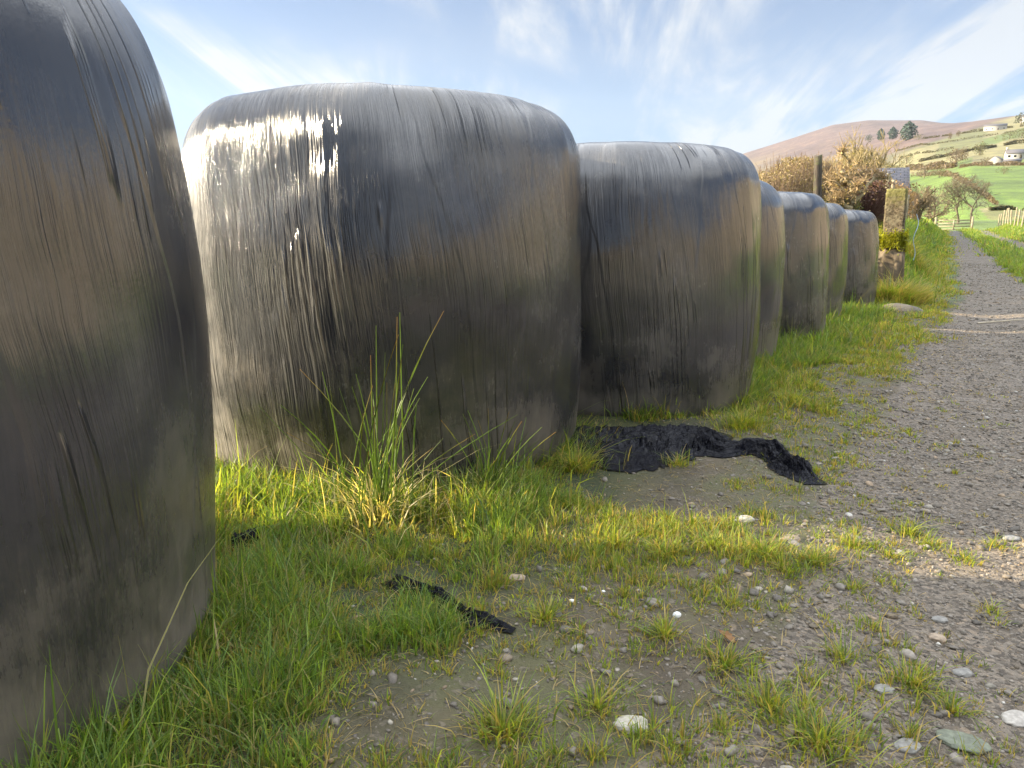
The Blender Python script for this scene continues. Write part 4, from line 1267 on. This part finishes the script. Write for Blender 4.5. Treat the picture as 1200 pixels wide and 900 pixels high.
# mossy square gate pillar on an earth bank
def pillar():
    m, nt, out = new_mat("lichened_stone"); b = NB(nt)
    O = b.obj(); n = b.noise(O, 7, 6, .7); n2 = b.noise(O, 34, 5, .7); n3 = b.noise(b.scale(O, (8, 8, 24)), 1, 4, .7)
    c = b.mix(b.ramp(n2.outputs["Fac"], .35, .65), (.055, .042, .026), (.17, .135, .085))
    c = b.mix(b.math('MULTIPLY', b.ramp(n.outputs["Fac"], .46, .60), .6), c, (.21, .185, .12))
    sp = b.n("ShaderNodeSeparateXYZ"); b.put(sp.inputs[0], O)
    green = b.math('MULTIPLY', b.ramp(b.math('ADD', sp.outputs[2], b.math('MULTIPLY', n3.outputs["Fac"], .5)), 1.35, 1.65), .6)
    c = b.mix(green, c, (.20, .20, .05))
    h = b.math('ADD', n2.outputs["Fac"], n3.outputs["Fac"])
    b.bsdf(out, c, .9, b.bump(h, .02), .2)
    x, y, z = at_range(1043, 320, 11.9)
    zb = z
    top = EYE + 11.9 * tan_el(222, pix_az(1043, 222))
    H = top - zb
    root = empty("gate_pillar", (x, y, zb), "square brown stone gate pillar with a bright moss collar, past the last bale", "gate pillar", rz=-.52)
    rs = np.random.default_rng(3)
    # subdivided rough box
    n = 10; nz = 26; w = .130
    ring = []
    for k in range(4 * n):
        s = k // n; f = (k % n) / n * 2 - 1
        ring.append([(f, -1), (1, f), (-f, 1), (-1, -f)][s])
    ring = np.array(ring) * w
    zs = np.linspace(.60, H, nz)
    V = np.zeros((nz, 4 * n, 3))
    for i, zz_ in enumerate(zs):
        k = 1 - .012 * vnoise(np.arange(4 * n) * .8, np.full(4 * n, zz_ * 14), 4) * 6
        V[i, :, 0] = ring[:, 0] * k; V[i, :, 1] = ring[:, 1] * k; V[i, :, 2] = zz_
    V[-1, :, 2] += rs.uniform(-.008, .008, 4 * n)
    i = np.arange(nz * 4 * n).reshape(nz, 4 * n); j = np.roll(i, -1, axis=1)
    F = np.stack([i[:-1], j[:-1], j[1:], i[1:]], -1).reshape(-1, 4)
    V = np.concatenate([V.reshape(-1, 3), [[0, 0, H + .006]]]); c_ = len(V) - 1
    cap = np.stack([i[-1], j[-1], np.full(4 * n, c_)], 1)
    make_mesh("shaft", V, [F, cap], m, root, False)
    # rough footing of stones and earth
    Vs, Fs = ICO3
    f = 1 + .5 * (fbm(Vs[:, 0] * 2.3 + 4, Vs[:, 1] * 2.3 + Vs[:, 2] * 2, 5, 4) - .5)
    P = np.sign(Vs) * np.abs(Vs) ** .6 * f[:, None] * np.array([.165, .165, .34]); P[:, 2] += .30
    make_mesh("footing", P, Fs, M_STONE, root, True, np.array([[.13, .10, .065]]) * (.5 + fbm(Vs[:, 0] * 5, Vs[:, 2] * 5 + Vs[:, 1] * 3, 6, 3))[:, None])
    # cushion of moss round the shaft
    nm = 5200
    a = rs.uniform(0, 6.283, nm); r = .15 + rs.uniform(0, .10, nm) * vnoise(a * 3, a * 0, 8)
    cx_ = np.clip(np.cos(a) * r * 1.15, -.175, .175); cy_ = np.clip(np.sin(a) * r * 1.15, -.175, .175)
    zm = .69 + rs.normal(0, .055, nm) + .06 * (vnoise(a * 2.5, a * 0, 9) - .5)
    yel = np.array([[.30, .31, .03]]) * rs.uniform(.55, 1.2, (nm, 1))
    V, F, C = leaf_cloud(np.stack([cx_, cy_, zm], 1), .016, rs, yel)
    make_mesh("moss", V, F, M_GRASS, root, True, C)
    return x, y, zb
PX, PY, PZ = pillar()
# loose blue twine hanging beside the pillar
t = np.linspace(0, 1, 24)
P = np.stack([.24 + .03 * np.sin(t * 9), -.12 + .02 * np.cos(t * 7), 1.05 - t * .62], 1)
V, F = tube_mesh([P], [np.full(24, .005)], 5)
o = make_mesh("twine", V, F, M_TWIG, None, True, np.repeat([[.35, .45, .55]], len(V), 0)); o.location = (PX, PY, PZ)
tag(o, "pale blue twine hanging down the right side of the mossy pillar", "twine")

# tussock of long yellow grass and the stone under the pillar
def tussock(px, py, R, n, h, seed, label, rad=.16, dry=.45):
    rs = np.random.default_rng(seed)
    x, y, z = at_range(px, py, R)
    r = np.abs(rs.normal(0, rad, n)); a = rs.uniform(0, 6.283, n)
    root, tip = grass_colours(n, dry, rs)
    gx, gy = x + r * np.cos(a), y + r * np.sin(a)
    gz = terrain_z(gx, gy) - z
    V, q, tr, C = blades_mesh(gx - x, gy - y, gz, h * rs.lognormal(0, .35, n), a + rs.normal(0, .7, n), np.clip(rs.normal(.9, .4, n), .1, 2), .008 * rs.uniform(.6, 1.3, n), root * 1.15, tip * 1.15)
    o = make_mesh("grass_tussock", V, [q, tr], M_GRASS, None, True, C); o.location = (x, y, z)
    tag(o, label, "tussock")
tussock(1043, 352, 10.9, 2600, .24, 91, "long yellow green tussock at the foot of the mossy pillar", .20)
tussock(1065, 350, 11.3, 1100, .2, 92, "straw coloured tussock drooping over the bank right of the pillar", .14, .8)
tussock(1066, 268, 15.5, 1500, .24, 93, "yellowish tussock on top of the bank behind the pillar", .25, .5)
x, y, z = at_range(1058, 366, 9.9)
Vs, Fs = ICO3
f = 1 + .3 * (fbm(Vs[:, 0] * 2 + 3, Vs[:, 1] * 2 + Vs[:, 2], 9, 3) - .5)
o = make_mesh("boulder", Vs * f[:, None] * np.array([.26, .15, .10]), Fs, M_STONE, None, True, np.array([[.11, .095, .07]]) * (.4 + fbm(Vs[:, 0] * 4, Vs[:, 1] * 4 + Vs[:, 2] * 3, 12, 4))[:, None])
o.location = (x, y, z - .005); o.rotation_euler = (0, .1, -.3)
tag(o, "flat pinkish boulder half buried in grass below the mossy pillar", "boulder")

# ------------------------------------------------------------------ shed with slate roof
def box(name, lo, hi, mat, parent, bevel=0):
    x0, y0, z0 = lo; x1, y1, z1 = hi
    V = [(x0, y0, z0), (x1, y0, z0), (x1, y1, z0), (x0, y1, z0), (x0, y0, z1), (x1, y0, z1), (x1, y1, z1), (x0, y1, z1)]
    F = np.array([[0, 3, 2, 1], [4, 5, 6, 7], [0, 1, 5, 4], [1, 2, 6, 5], [2, 3, 7, 6], [3, 0, 4, 7]])
    return make_mesh(name, V, F, mat, parent, False)
def flat_mat(name, c, rough=.8, nscale=3.0, var=.25):
    m, nt, out = new_mat(name); b = NB(nt)
    n = b.noise(b.obj(), nscale, 5, .6)
    c2 = tuple(q * (1 - var) for q in c)
    b.bsdf(out, b.mix(n.outputs["Fac"], c2, c), rough, b.bump(n.outputs["Fac"], .01), .3)
    return m
def slate_mat():
    m, nt, out = new_mat("slate_roof"); b = NB(nt)
    O = b.obj()
    br = b.n("ShaderNodeTexBrick"); b.put(br.inputs["Vector"], O)
    br.inputs["Scale"].default_value = 1.0; br.inputs["Brick Width"].default_value = .3; br.inputs["Row Height"].default_value = .13
    br.inputs["Mortar Size"].default_value = .014
    br.inputs["Color1"].default_value = (.085, .08, .095, 1); br.inputs["Color2"].default_value = (.15, .135, .15, 1); br.inputs["Mortar"].default_value = (.02, .02, .02, 1)
    n = b.noise(O, 3, 4)
    c = b.mix(b.math('MULTIPLY', b.ramp(n.outputs["Fac"], .5, .7), .35), br.outputs[0], (.17, .15, .1))
    b.bsdf(out, c, .6, b.bump(br.outputs["Fac"], -.02), .4)
    return m
M_SLATE = slate_mat()
M_RUBBLE = flat_mat("rubble_wall", (.30, .27, .23), .9, 6, .5)
M_WHITEW = flat_mat("white_render", (.36, .35, .33), .8, 2, .08)
M_DARKROOF = flat_mat("dark_slate_far", (.10, .095, .10), .6, 2, .3)
M_GLASSD, _nt, _o = new_mat("dark_window"); NB(_nt).bsdf(_o, (.02, .025, .03), .1)

def roof_part(name, w, d, zeave, zridge, over, thick, mat, parent, ridge_mat=None):
    """two pitched slabs as one mesh; ridge along x. Each slab laid in its own z-up frame so slates follow the slope"""
    hw, hd = w / 2 + over, d / 2 + over
    s = (zridge - zeave) / (d / 2)
    ze = zridge - s * hd
    V = []
    for (y, z) in ((-hd, ze), (0, zridge), (hd, ze)):
        for x in (-hw, hw):
            V.append((x, y, z)); V.append((x, y, z - thick))
    # order: y index i, x index j, top/bottom k -> 4*i+2*j+k
    q = lambda i, j, k: 4 * i + 2 * j + k
    F = []
    for i in (0, 1):
        F += [[q(i, 0, 0), q(i, 1, 0), q(i + 1, 1, 0), q(i + 1, 0, 0)], [q(i, 0, 1), q(i + 1, 0, 1), q(i + 1, 1, 1), q(i, 1, 1)]]
        F += [[q(i, 0, 0), q(i + 1, 0, 0), q(i + 1, 0, 1), q(i, 0, 1)], [q(i, 1, 0), q(i, 1, 1), q(i + 1, 1, 1), q(i + 1, 1, 0)]]
    F += [[q(0, 0, 0), q(0, 0, 1), q(0, 1, 1), q(0, 1, 0)], [q(2, 0, 0), q(2, 1, 0), q(2, 1, 1), q(2, 0, 1)]]
    return make_mesh(name, V, np.array(F), mat, parent, False)
def gable_walls(name, w, d, zeave, zridge, mat, parent):
    hw, hd = w / 2, d / 2
    V = [(-hw, -hd, -.5), (hw, -hd, -.5), (hw, hd, -.5), (-hw, hd, -.5), (-hw, -hd, zeave), (hw, -hd, zeave), (hw, hd, zeave), (-hw, hd, zeave), (-hw, 0, zridge - .02), (hw, 0, zridge - .02)]
    return make_mesh(name, V, [np.array([[0, 1, 5, 4], [2, 3, 7, 6]]), np.array([[1, 2, 6, 9, 5], [3, 0, 4, 8, 7]])], mat, parent, False)

def building(loc, w, d, he, hr, rz, wall, roof, label, cat, name, windows=0, chimneys=0, door=True, over=.25, thick=.12):
    root = empty(name, loc, label, cat, rz=rz)
    gable_walls("wall", w, d, he, hr, wall, root)
    r = roof_part("roof", w, d, he + .02, hr + .03, over, thick, roof, root)
    for k in range(windows):
        xx = -w / 2 + w * (k + .5) / windows
        if door and k == windows // 2: 
            box("door", (xx - .5, -d / 2 - .05, 0), (xx + .5, -d / 2 + .02, 2.05), M_DARKWOOD, root); continue
        f = box("window", (xx - .55, -d / 2 - .04, .9), (xx + .55, -d / 2 + .02, 2.0), M_GLASSD, root)
    for k in range(chimneys):
        xx = (-1 if k == 0 else 1) * (w / 2 - .6)
        box("chimney", (xx - .45, -.4, hr - .5), (xx + .45, .4, hr + 1.1), wall, root)
    return root

# shed roof over the bush
x, y, z = at_range(1022, 240, 40.0)
rt = EYE + 40 * tan_el(198, pix_az(1030, 198)); re = EYE + 38.3 * tan_el(224, pix_az(1030, 224))
building((x, y, z), 2.6, 3.4, re - z, rt - z, -pix_az(1022, 210) + .02, M_RUBBLE, M_SLATE, "small shed with a grey slate roof showing over the maroon bush", "shed", "shed", windows=1, over=.12, thick=.06)

# ------------------------------------------------------------------ far houses
def far_loc(px, py): return pix_ground(px, py, 90)
def faceaz(x, y): return -math.atan2(x, y)
x, y, z = far_loc(1166, 153)
R_ = math.hypot(x, y)
building((x, y, z), 19 * R_ / FPX, 6, 4.0 * R_ / FPX, 6.0 * R_ / FPX, faceaz(x, y), M_WHITEW, M_DARKROOF, "long low white farm building high on the green hillside", "farm building", "farm_building", windows=4)
x, y, z = far_loc(1191, 187)
R_ = math.hypot(x, y)
building((x, y, z), 19 * R_ / FPX, 7, 5.5 * R_ / FPX, 9.5 * R_ / FPX, faceaz(x, y) + .15, M_WHITEW, M_DARKROOF, "white farmhouse with dark roof at the right edge of the hillside", "farmhouse", "farmhouse", windows=4, chimneys=2)
x, y, z = far_loc(1167, 192)
R_ = math.hypot(x, y)
building((x, y, z), 9 * R_ / FPX, 6, 3.5 * R_ / FPX, 7 * R_ / FPX, faceaz(x, y) + 1.2, M_WHITEW, M_DARKROOF, "dark roofed barn with a pale gable left of the farmhouse", "barn", "barn")
x, y, z = far_loc(1186, 192)
R_ = math.hypot(x, y)
building((x, y, z), 14 * R_ / FPX, 5, 2.6 * R_ / FPX, 4.5 * R_ / FPX, faceaz(x, y), M_RUBBLE, M_DARKROOF, "long grey outbuilding in front of the white farmhouse", "outbuilding", "outbuilding")
x, y, z = far_loc(1203, 143)
R_ = math.hypot(x, y)
building((x, y, z), 12 * R_ / FPX, 6, 4.5 * R_ / FPX, 7 * R_ / FPX, faceaz(x, y), M_WHITEW, M_DARKROOF, "pale cottage among dark trees at the top right edge of the hillside", "cottage", "cottage", windows=3, chimneys=1)

# ------------------------------------------------------------------ hedgerows and trees on the hillside
HG = "hedgerows dividing the hillside fields"
def hedgerow(pts, hpx, n, seed, label, colA=(.13, .10, .05), colB=(.08, .08, .04), rag=.7):
    rs = np.random.default_rng(seed)
    W = np.array([far_loc(*p)[:2] for p in pts])
    d = np.concatenate([[0], np.cumsum(np.linalg.norm(np.diff(W, axis=0), axis=1))])
    s = rs.random(n) * d[-1]
    x = np.interp(s, d, W[:, 0]); y = np.interp(s, d, W[:, 1])
    R = np.hypot(x, y); Hm = hpx * R / FPX
    nz = fbm(s / (Hm.mean() * 4), s * 0, seed, 3)
    k = nz > .30
    x, y, R, Hm, nz, s = x[k], y[k], R[k], Hm[k], nz[k], s[k]
    H = Hm * (1 - rag * .5 + rag * 1.6 * (nz - .3))
    x = x + rs.normal(0, .35, len(x)) * Hm * .5; y = y + rs.normal(0, .35, len(x)) * Hm * .5
    z = terrain_z(x, y) + H * rs.random(len(x))
    P = np.stack([x, y, z], 1)
    mf = rs.random(len(x))[:, None]
    C = (np.array(colA) * mf + np.array(colB) * (1 - mf)) * rs.uniform(.6, 1.3, (len(x), 1))
    V, F, CC = leaf_cloud(P, 0.20 * Hm.mean(), rs, C)
    c = P.mean(0)
    o = make_mesh("hedgerow", V - c, F, M_LEAF, None, True, CC); o.location = c
    tag(o, label, "hedgerow", HG)
PK = ((.19, .135, .09), (.13, .10, .06))
hedgerow([(1082, 163), (1133, 156), (1167, 152), (1200, 148)], 2.4, 2400, 201, "hedgerow running level with the long white farm building high on the hill")
hedgerow([(1048, 178), (1090, 170), (1130, 164), (1180, 156), (1210, 152)], 2.0, 2600, 202, "thin hedgerow one field below the long white farm building")
hedgerow([(1077, 190), (1117, 182), (1158, 174), (1187, 169), (1215, 166)], 3.4, 3200, 203, "dark thick hedgerow slanting down left above the white farmhouse")
hedgerow([(1055, 186), (1093, 179), (1118, 174)], 2.2, 1400, 204, "short hedgerow left of the brownish copse on mid slope")
hedgerow([(1068, 207), (1100, 205), (1117, 207), (1130, 215), (1148, 226), (1168, 240)], 4.5, 3800, 205, "tall pinkish brown hedgerow curving down between the two bright green fields", *PK)
hedgerow([(1125, 197), (1167, 194), (1215, 194)], 3.4, 2400, 206, "hedgerow along the top of the large bright green field", *PK)
hedgerow([(1060, 200), (1085, 199), (1120, 196)], 6, 2200, 207, "brown tree filled hedgerow at the top of the middle green field", *PK)
hedgerow([(1148, 134), (1175, 132), (1215, 129)], 1.6, 1500, 208, "thin hedgerow along the skyline at the top of the pasture")
hedgerow([(1030, 192), (1050, 200), (1062, 215), (1070, 240)], 5.0, 2600, 209, "scrubby tan hedgerow down the left side of the middle green field", (.20, .16, .08), (.12, .11, .05))
hedgerow([(1160, 247), (1185, 246), (1215, 248)], 4.0, 2600, 210, "dark hedgerow along the foot of the large bright green field", (.12, .10, .05), (.07, .08, .04))
hedgerow([(870, 222), (930, 214), (1000, 205)], 2.5, 1600, 211, "faint hedgerow across the tan slope below the moor", (.2, .15, .08), (.14, .11, .06))

def far_bush(px, py, hpx, wf, seed, label, cat="tree", name="bushy_tree", cols=((.12, .11, .06), (.08, .085, .045)), group="scattered trees on the far hillside", mat=None, n=700, gap=.40):
    x, y, z = far_loc(px, py)
    R = math.hypot(x, y); H = hpx * R / FPX
    root = empty(name, (x, y, z), label, cat, group)
    o = bush((0, 0, 0), H * wf * .5, H * wf * .5, H, n, seed, label, cols[0], cols[1], H * .045, 0, name, None, parts=False, mat=mat, gap=gap)
    for k in ("label", "category"):
        del o[k]
    o.name = "crown"; o.data.name = "crown"; o.parent = root
    rs = np.random.default_rng(seed + 9)
    paths = [np.array([[0, 0, -.05 * H], [.02 * H, 0, H * .25], [0, 0.02 * H, H * .6]])]; rad = [np.array([.035, .028, .014]) * H]
    for k in range(5):
        a = rs.uniform(0, 6.283)
        e = np.array([math.cos(a) * H * wf * .38, math.sin(a) * H * wf * .38, H * rs.uniform(.55, .9)])
        st = np.array([0.01 * H, 0, H * rs.uniform(.2, .5)])
        paths.append(np.stack([st, (st + e) / 2 + [0, 0, .04 * H], e])); rad.append(np.array([.018, .012, .006]) * H)
    V, F = tube_mesh(paths, rad, 5)
    make_mesh("trunk", V, F, M_BARK, root, True, np.repeat([[.13, .10, .07]], len(V), 0))
    return root
CG = ((.045, .065, .048), (.030, .048, .036))
def conifer(px, py, hpx, wpx, seed, label):
    rs = np.random.default_rng(seed)
    x, y, z = far_loc(px, py); hpx *= .85; wpx *= .9
    R = math.hypot(x, y); H = hpx * R / FPX; W = wpx * R / FPX * .5
    n = 1300
    t = rs.random(n) ** .8; a = rs.uniform(0, 6.283, n)
    prof = np.sin(np.clip(t * .92 + .12, 0, 1) * math.pi) ** .6
    lob = .45 + .95 * fbm(a * 1.5, t * 6, seed, 3)
    r = W * prof * lob * rs.random(n) ** .35
    P = np.stack([r * np.cos(a), r * np.sin(a), t * H], 1)
    C = (np.array(CG[0]) * rs.random((n, 1)) + np.array(CG[1])) * rs.uniform(.7, 1.3, (n, 1))
    V, F, CC = leaf_cloud(P, H * .055, rs, C)
    root = empty("conifer", (x, y, z), label, "conifer", "conifers standing on the far hill")
    make_mesh("crown", V, F, M_NEEDLE, root, True, CC)
    V, F = tube_mesh([np.array([[0, 0, -1.], [0, 0, H * .5], [0, 0, H * .9]])], [np.array([.03, .02, .008]) * H], 6)
    make_mesh("trunk", V, F, M_BARK, root, True, np.repeat([[.08, .06, .045]], len(V), 0))
conifer(1032, 164, 13, 9, 221, "dark conifer, leftmost of the three on the far hill")
conifer(1046, 163, 14, 11, 222, "dark conifer with a leaning top, middle of the three on the far hill")
conifer(1064, 164, 21, 19, 223, "broad dark conifer, tallest and rightmost of the three on the far hill")
BR = ((.16, .115, .08), (.115, .09, .06))
OL = ((.13, .12, .055), (.09, .09, .045))
far_bush(1018, 167, 8, 1.4, 231, "small blue green tree just left of the conifers", cols=CG)
far_bush(1077, 164, 6, 2.0, 232, "low dark tree at the right foot of the tallest conifer", cols=OL)
far_bush(1170, 133, 6.5, 2.2, 233, "bare skyline tree on the top of the ridge", cols=BR, gap=.46)
far_bush(1181, 131, 5, 1.6, 234, "smaller bare skyline tree to the right on the ridge", cols=BR, gap=.46)
far_bush(1196, 148, 13, .9, 235, "dark tree beside the pale cottage at the top right", cols=((.06, .07, .04), (.04, .05, .035)))
far_bush(1120, 193, 16, 1.3, 236, "brownish pink copse tree on mid slope above the green fields", cols=BR)
far_bush(1127, 187, 11, 1.0, 237, "smaller brownish tree right behind the mid slope copse", cols=BR)
far_bush(1148, 182, 13, 1.1, 238, "dark green rounded tree left of the barn", cols=OL)
far_bush(1183, 163, 9, 1.6, 239, "olive tree in the upper pasture above the farmhouse", cols=OL)
far_bush(1197, 162, 8, 1.2, 240, "olive tree at the right edge of the upper pasture", cols=OL)
far_bush(1083, 209, 13, 1.3, 241, "greyish brown tree, left of the pair at the top of the middle field", cols=BR)
far_bush(1101, 208, 11, 1.4, 242, "greyish brown tree, right of the pair at the top of the middle field", cols=OL)
far_bush(1155, 195, 9, 1.5, 243, "warm brown tree in front of the barn", cols=BR)
far_bush(1062, 192, 10, 1.8, 244, "olive thicket low on the slope above the shed roof", cols=OL)
far_bush(1176, 204, 8, 1.8, 245, "dull green tree below the outbuilding", cols=OL)
far_bush(1113, 163, 7, .7, 246, "slender bare tree by the hedgerow high on the slope", cols=BR, gap=.46)
far_bush(1123, 160, 6, .8, 247, "little bare tree up the slope beside the slender one", cols=BR, gap=.46)
ORD = ["leftmost", "second from the left", "third from the left", "fourth from the left", "fifth from the left", "fourth from the right", "third from the right", "second from the right", "rightmost"]
rs = np.random.default_rng(77)
for k in range(9):
    px = 1078 + 14.2 * k + rs.uniform(-4, 4); py = 197 - .27 * (px - 1072) + rs.uniform(-10, 6)
    far_bush(px, py, rs.uniform(3, 5.5), 1.5, 260 + k, "tiny dark shrub on the sloping pasture, " + ORD[k] + " of the nine", "shrub", "shrub", OL if k % 2 else BR, "tiny shrubs on the pasture slope", n=260)
for k, (px, py) in enumerate([(900, 214), (920, 211), (942, 207), (963, 204), (983, 200), (1000, 195), (1012, 189), (1034, 182), (1050, 173)]):
    far_bush(px, py, 5 + (k % 3), 1.8, 290 + k, "tan scrub patch under the moor, " + ORD[k] + " of the line", "scrub", "scrub", ((.19, .15, .08), (.13, .11, .06)), "scrub patches under the moor", n=320)

# bare trees in the middle distance
x, y, z = at_range(1123, 262, 130)
bare_tree((x, y, z), 50 * 130 / FPX, 301, "bare oak with a rounded crown, left of the twin trees beyond the gate", group="twin bare trees beyond the gate", levels=5, minr=.016, colr=(.10, .085, .06), tcol=(.14, .12, .08), trunk_h=.34, spread=.7)
x, y, z = at_range(1139, 262, 128)
bare_tree((x, y, z), 48 * 128 / FPX, 302, "bare oak with a slightly leaning trunk, right of the twin trees beyond the gate", group="twin bare trees beyond the gate", levels=5, minr=.016, colr=(.10, .085, .06), tcol=(.14, .12, .08), trunk_h=.34, spread=.7)
x, y, z = at_range(1093, 268, 75)
bare_tree((x, y, z), 42 * 75 / FPX, 303, "low spreading leafless tree between the hedge bank and the twin oaks", levels=4, minr=.012, multi=3, tcol=(.20, .16, .10), spread=.75)
x, y, z = at_range(1018, 240, 45)
bare_tree((x, y, z), 98 * 45 / FPX, 304, "pale leafless tree fanning out above the slate roof", levels=4, minr=.011, multi=4, tcol=(.32, .26, .13), colr=(.2, .17, .1), spread=.55, up=.3)
x, y, z = at_range(1068, 262, 38)
bare_tree((x, y, z), 38 * 38 / FPX, 305, "small leafless thorn tree just right of the pillar on the bank", levels=4, minr=.007, multi=3, tcol=(.20, .16, .10), spread=.7)

# ------------------------------------------------------------------ fences and gate
def fence(points, h, label, seed, mat=M_PALEWOOD, wires=3, r=.05, name="wire_fence"):
    rs = np.random.default_rng(seed)
    P = [(x, y, tz(x, y)) for x, y in points]
    root = empty(name, P[0], label, "fence")
    base = np.array(P[0])
    for i, p in enumerate(P):
        q = np.array(p) - base
        post(tuple(q + np.array([0, 0, -.1])), r, h * rs.uniform(.9, 1.12) + .1, mat, "post", None, None, tilt=(rs.normal(0, .05), rs.normal(0, .05)), parent=root, seed=seed + i)
    for w in range(wires):
        pts = np.array([np.array(p) - base + np.array([0, 0, h * (.35 + .25 * w)]) for p in P])
        V, F = tube_mesh([pts], [np.full(len(pts), .005)], 4)
        make_mesh("wire", V, F, M_WIRE, root, True)
    return root
pts = []
for v in np.linspace(50, 78, 12):
    pts.append(uv2xy(float(track_left(v)) + 3.9, v))
fence(pts, 1.2, "pale wooden post and wire fence on the right bank near the end of the track", 401)
pts = [uv2xy(float(track_left(v)) - 1.55, v) for v in (17.5, 20.5, 23, 27, 31, 36, 42)]
fence(pts, 1.0, "leaning post and wire fence along the top of the left bank", 403, wires=2)

def gate():
    v = 73.0
    L = float(track_left(v))
    x, y = uv2xy(L + .5, v); z = tz(x, y)
    root = empty("field_gate", (x, y, z), "low pale wooden gate across the far end of the track", "gate", rz=-DA)
    w = 1.3
    for s in (-w, w):
        box("post", (s - .08, -.08, -.2), (s + .08, .08, 1.25), M_PALEWOOD, root)
    for k in range(4):
        box("rail", (-w + .08, -.03, .2 + .24 * k), (w - .08, .03, .29 + .24 * k), M_PALEWOOD, root)
    box("brace", (-.05, -.055, .2), (.05, -.032, 1.0), M_PALEWOOD, root)
gate()

# ------------------------------------------------------------------ air between the camera and the far hills
hz = bpy.data.materials.new("haze"); hz.use_nodes = True
hn = hz.node_tree; hn.nodes.clear()
ho = hn.nodes.new("ShaderNodeOutputMaterial"); hv = hn.nodes.new("ShaderNodeVolumePrincipled")
hv.inputs["Color"].default_value = (.75, .86, 1.0, 1); hv.inputs["Density"].default_value = 0.00005
hv.inputs["Anisotropy"].default_value = 0.2
hn.links.new(hv.outputs[0], ho.inputs["Volume"])
ZLO = float(FARZ.min()) - 12; ZHI = float((FARZ).max()) + 60
o = box("haze", (-5400, -5400, ZLO), (5400, 5400, ZHI), hz, None)
tag(o, kind="stuff")
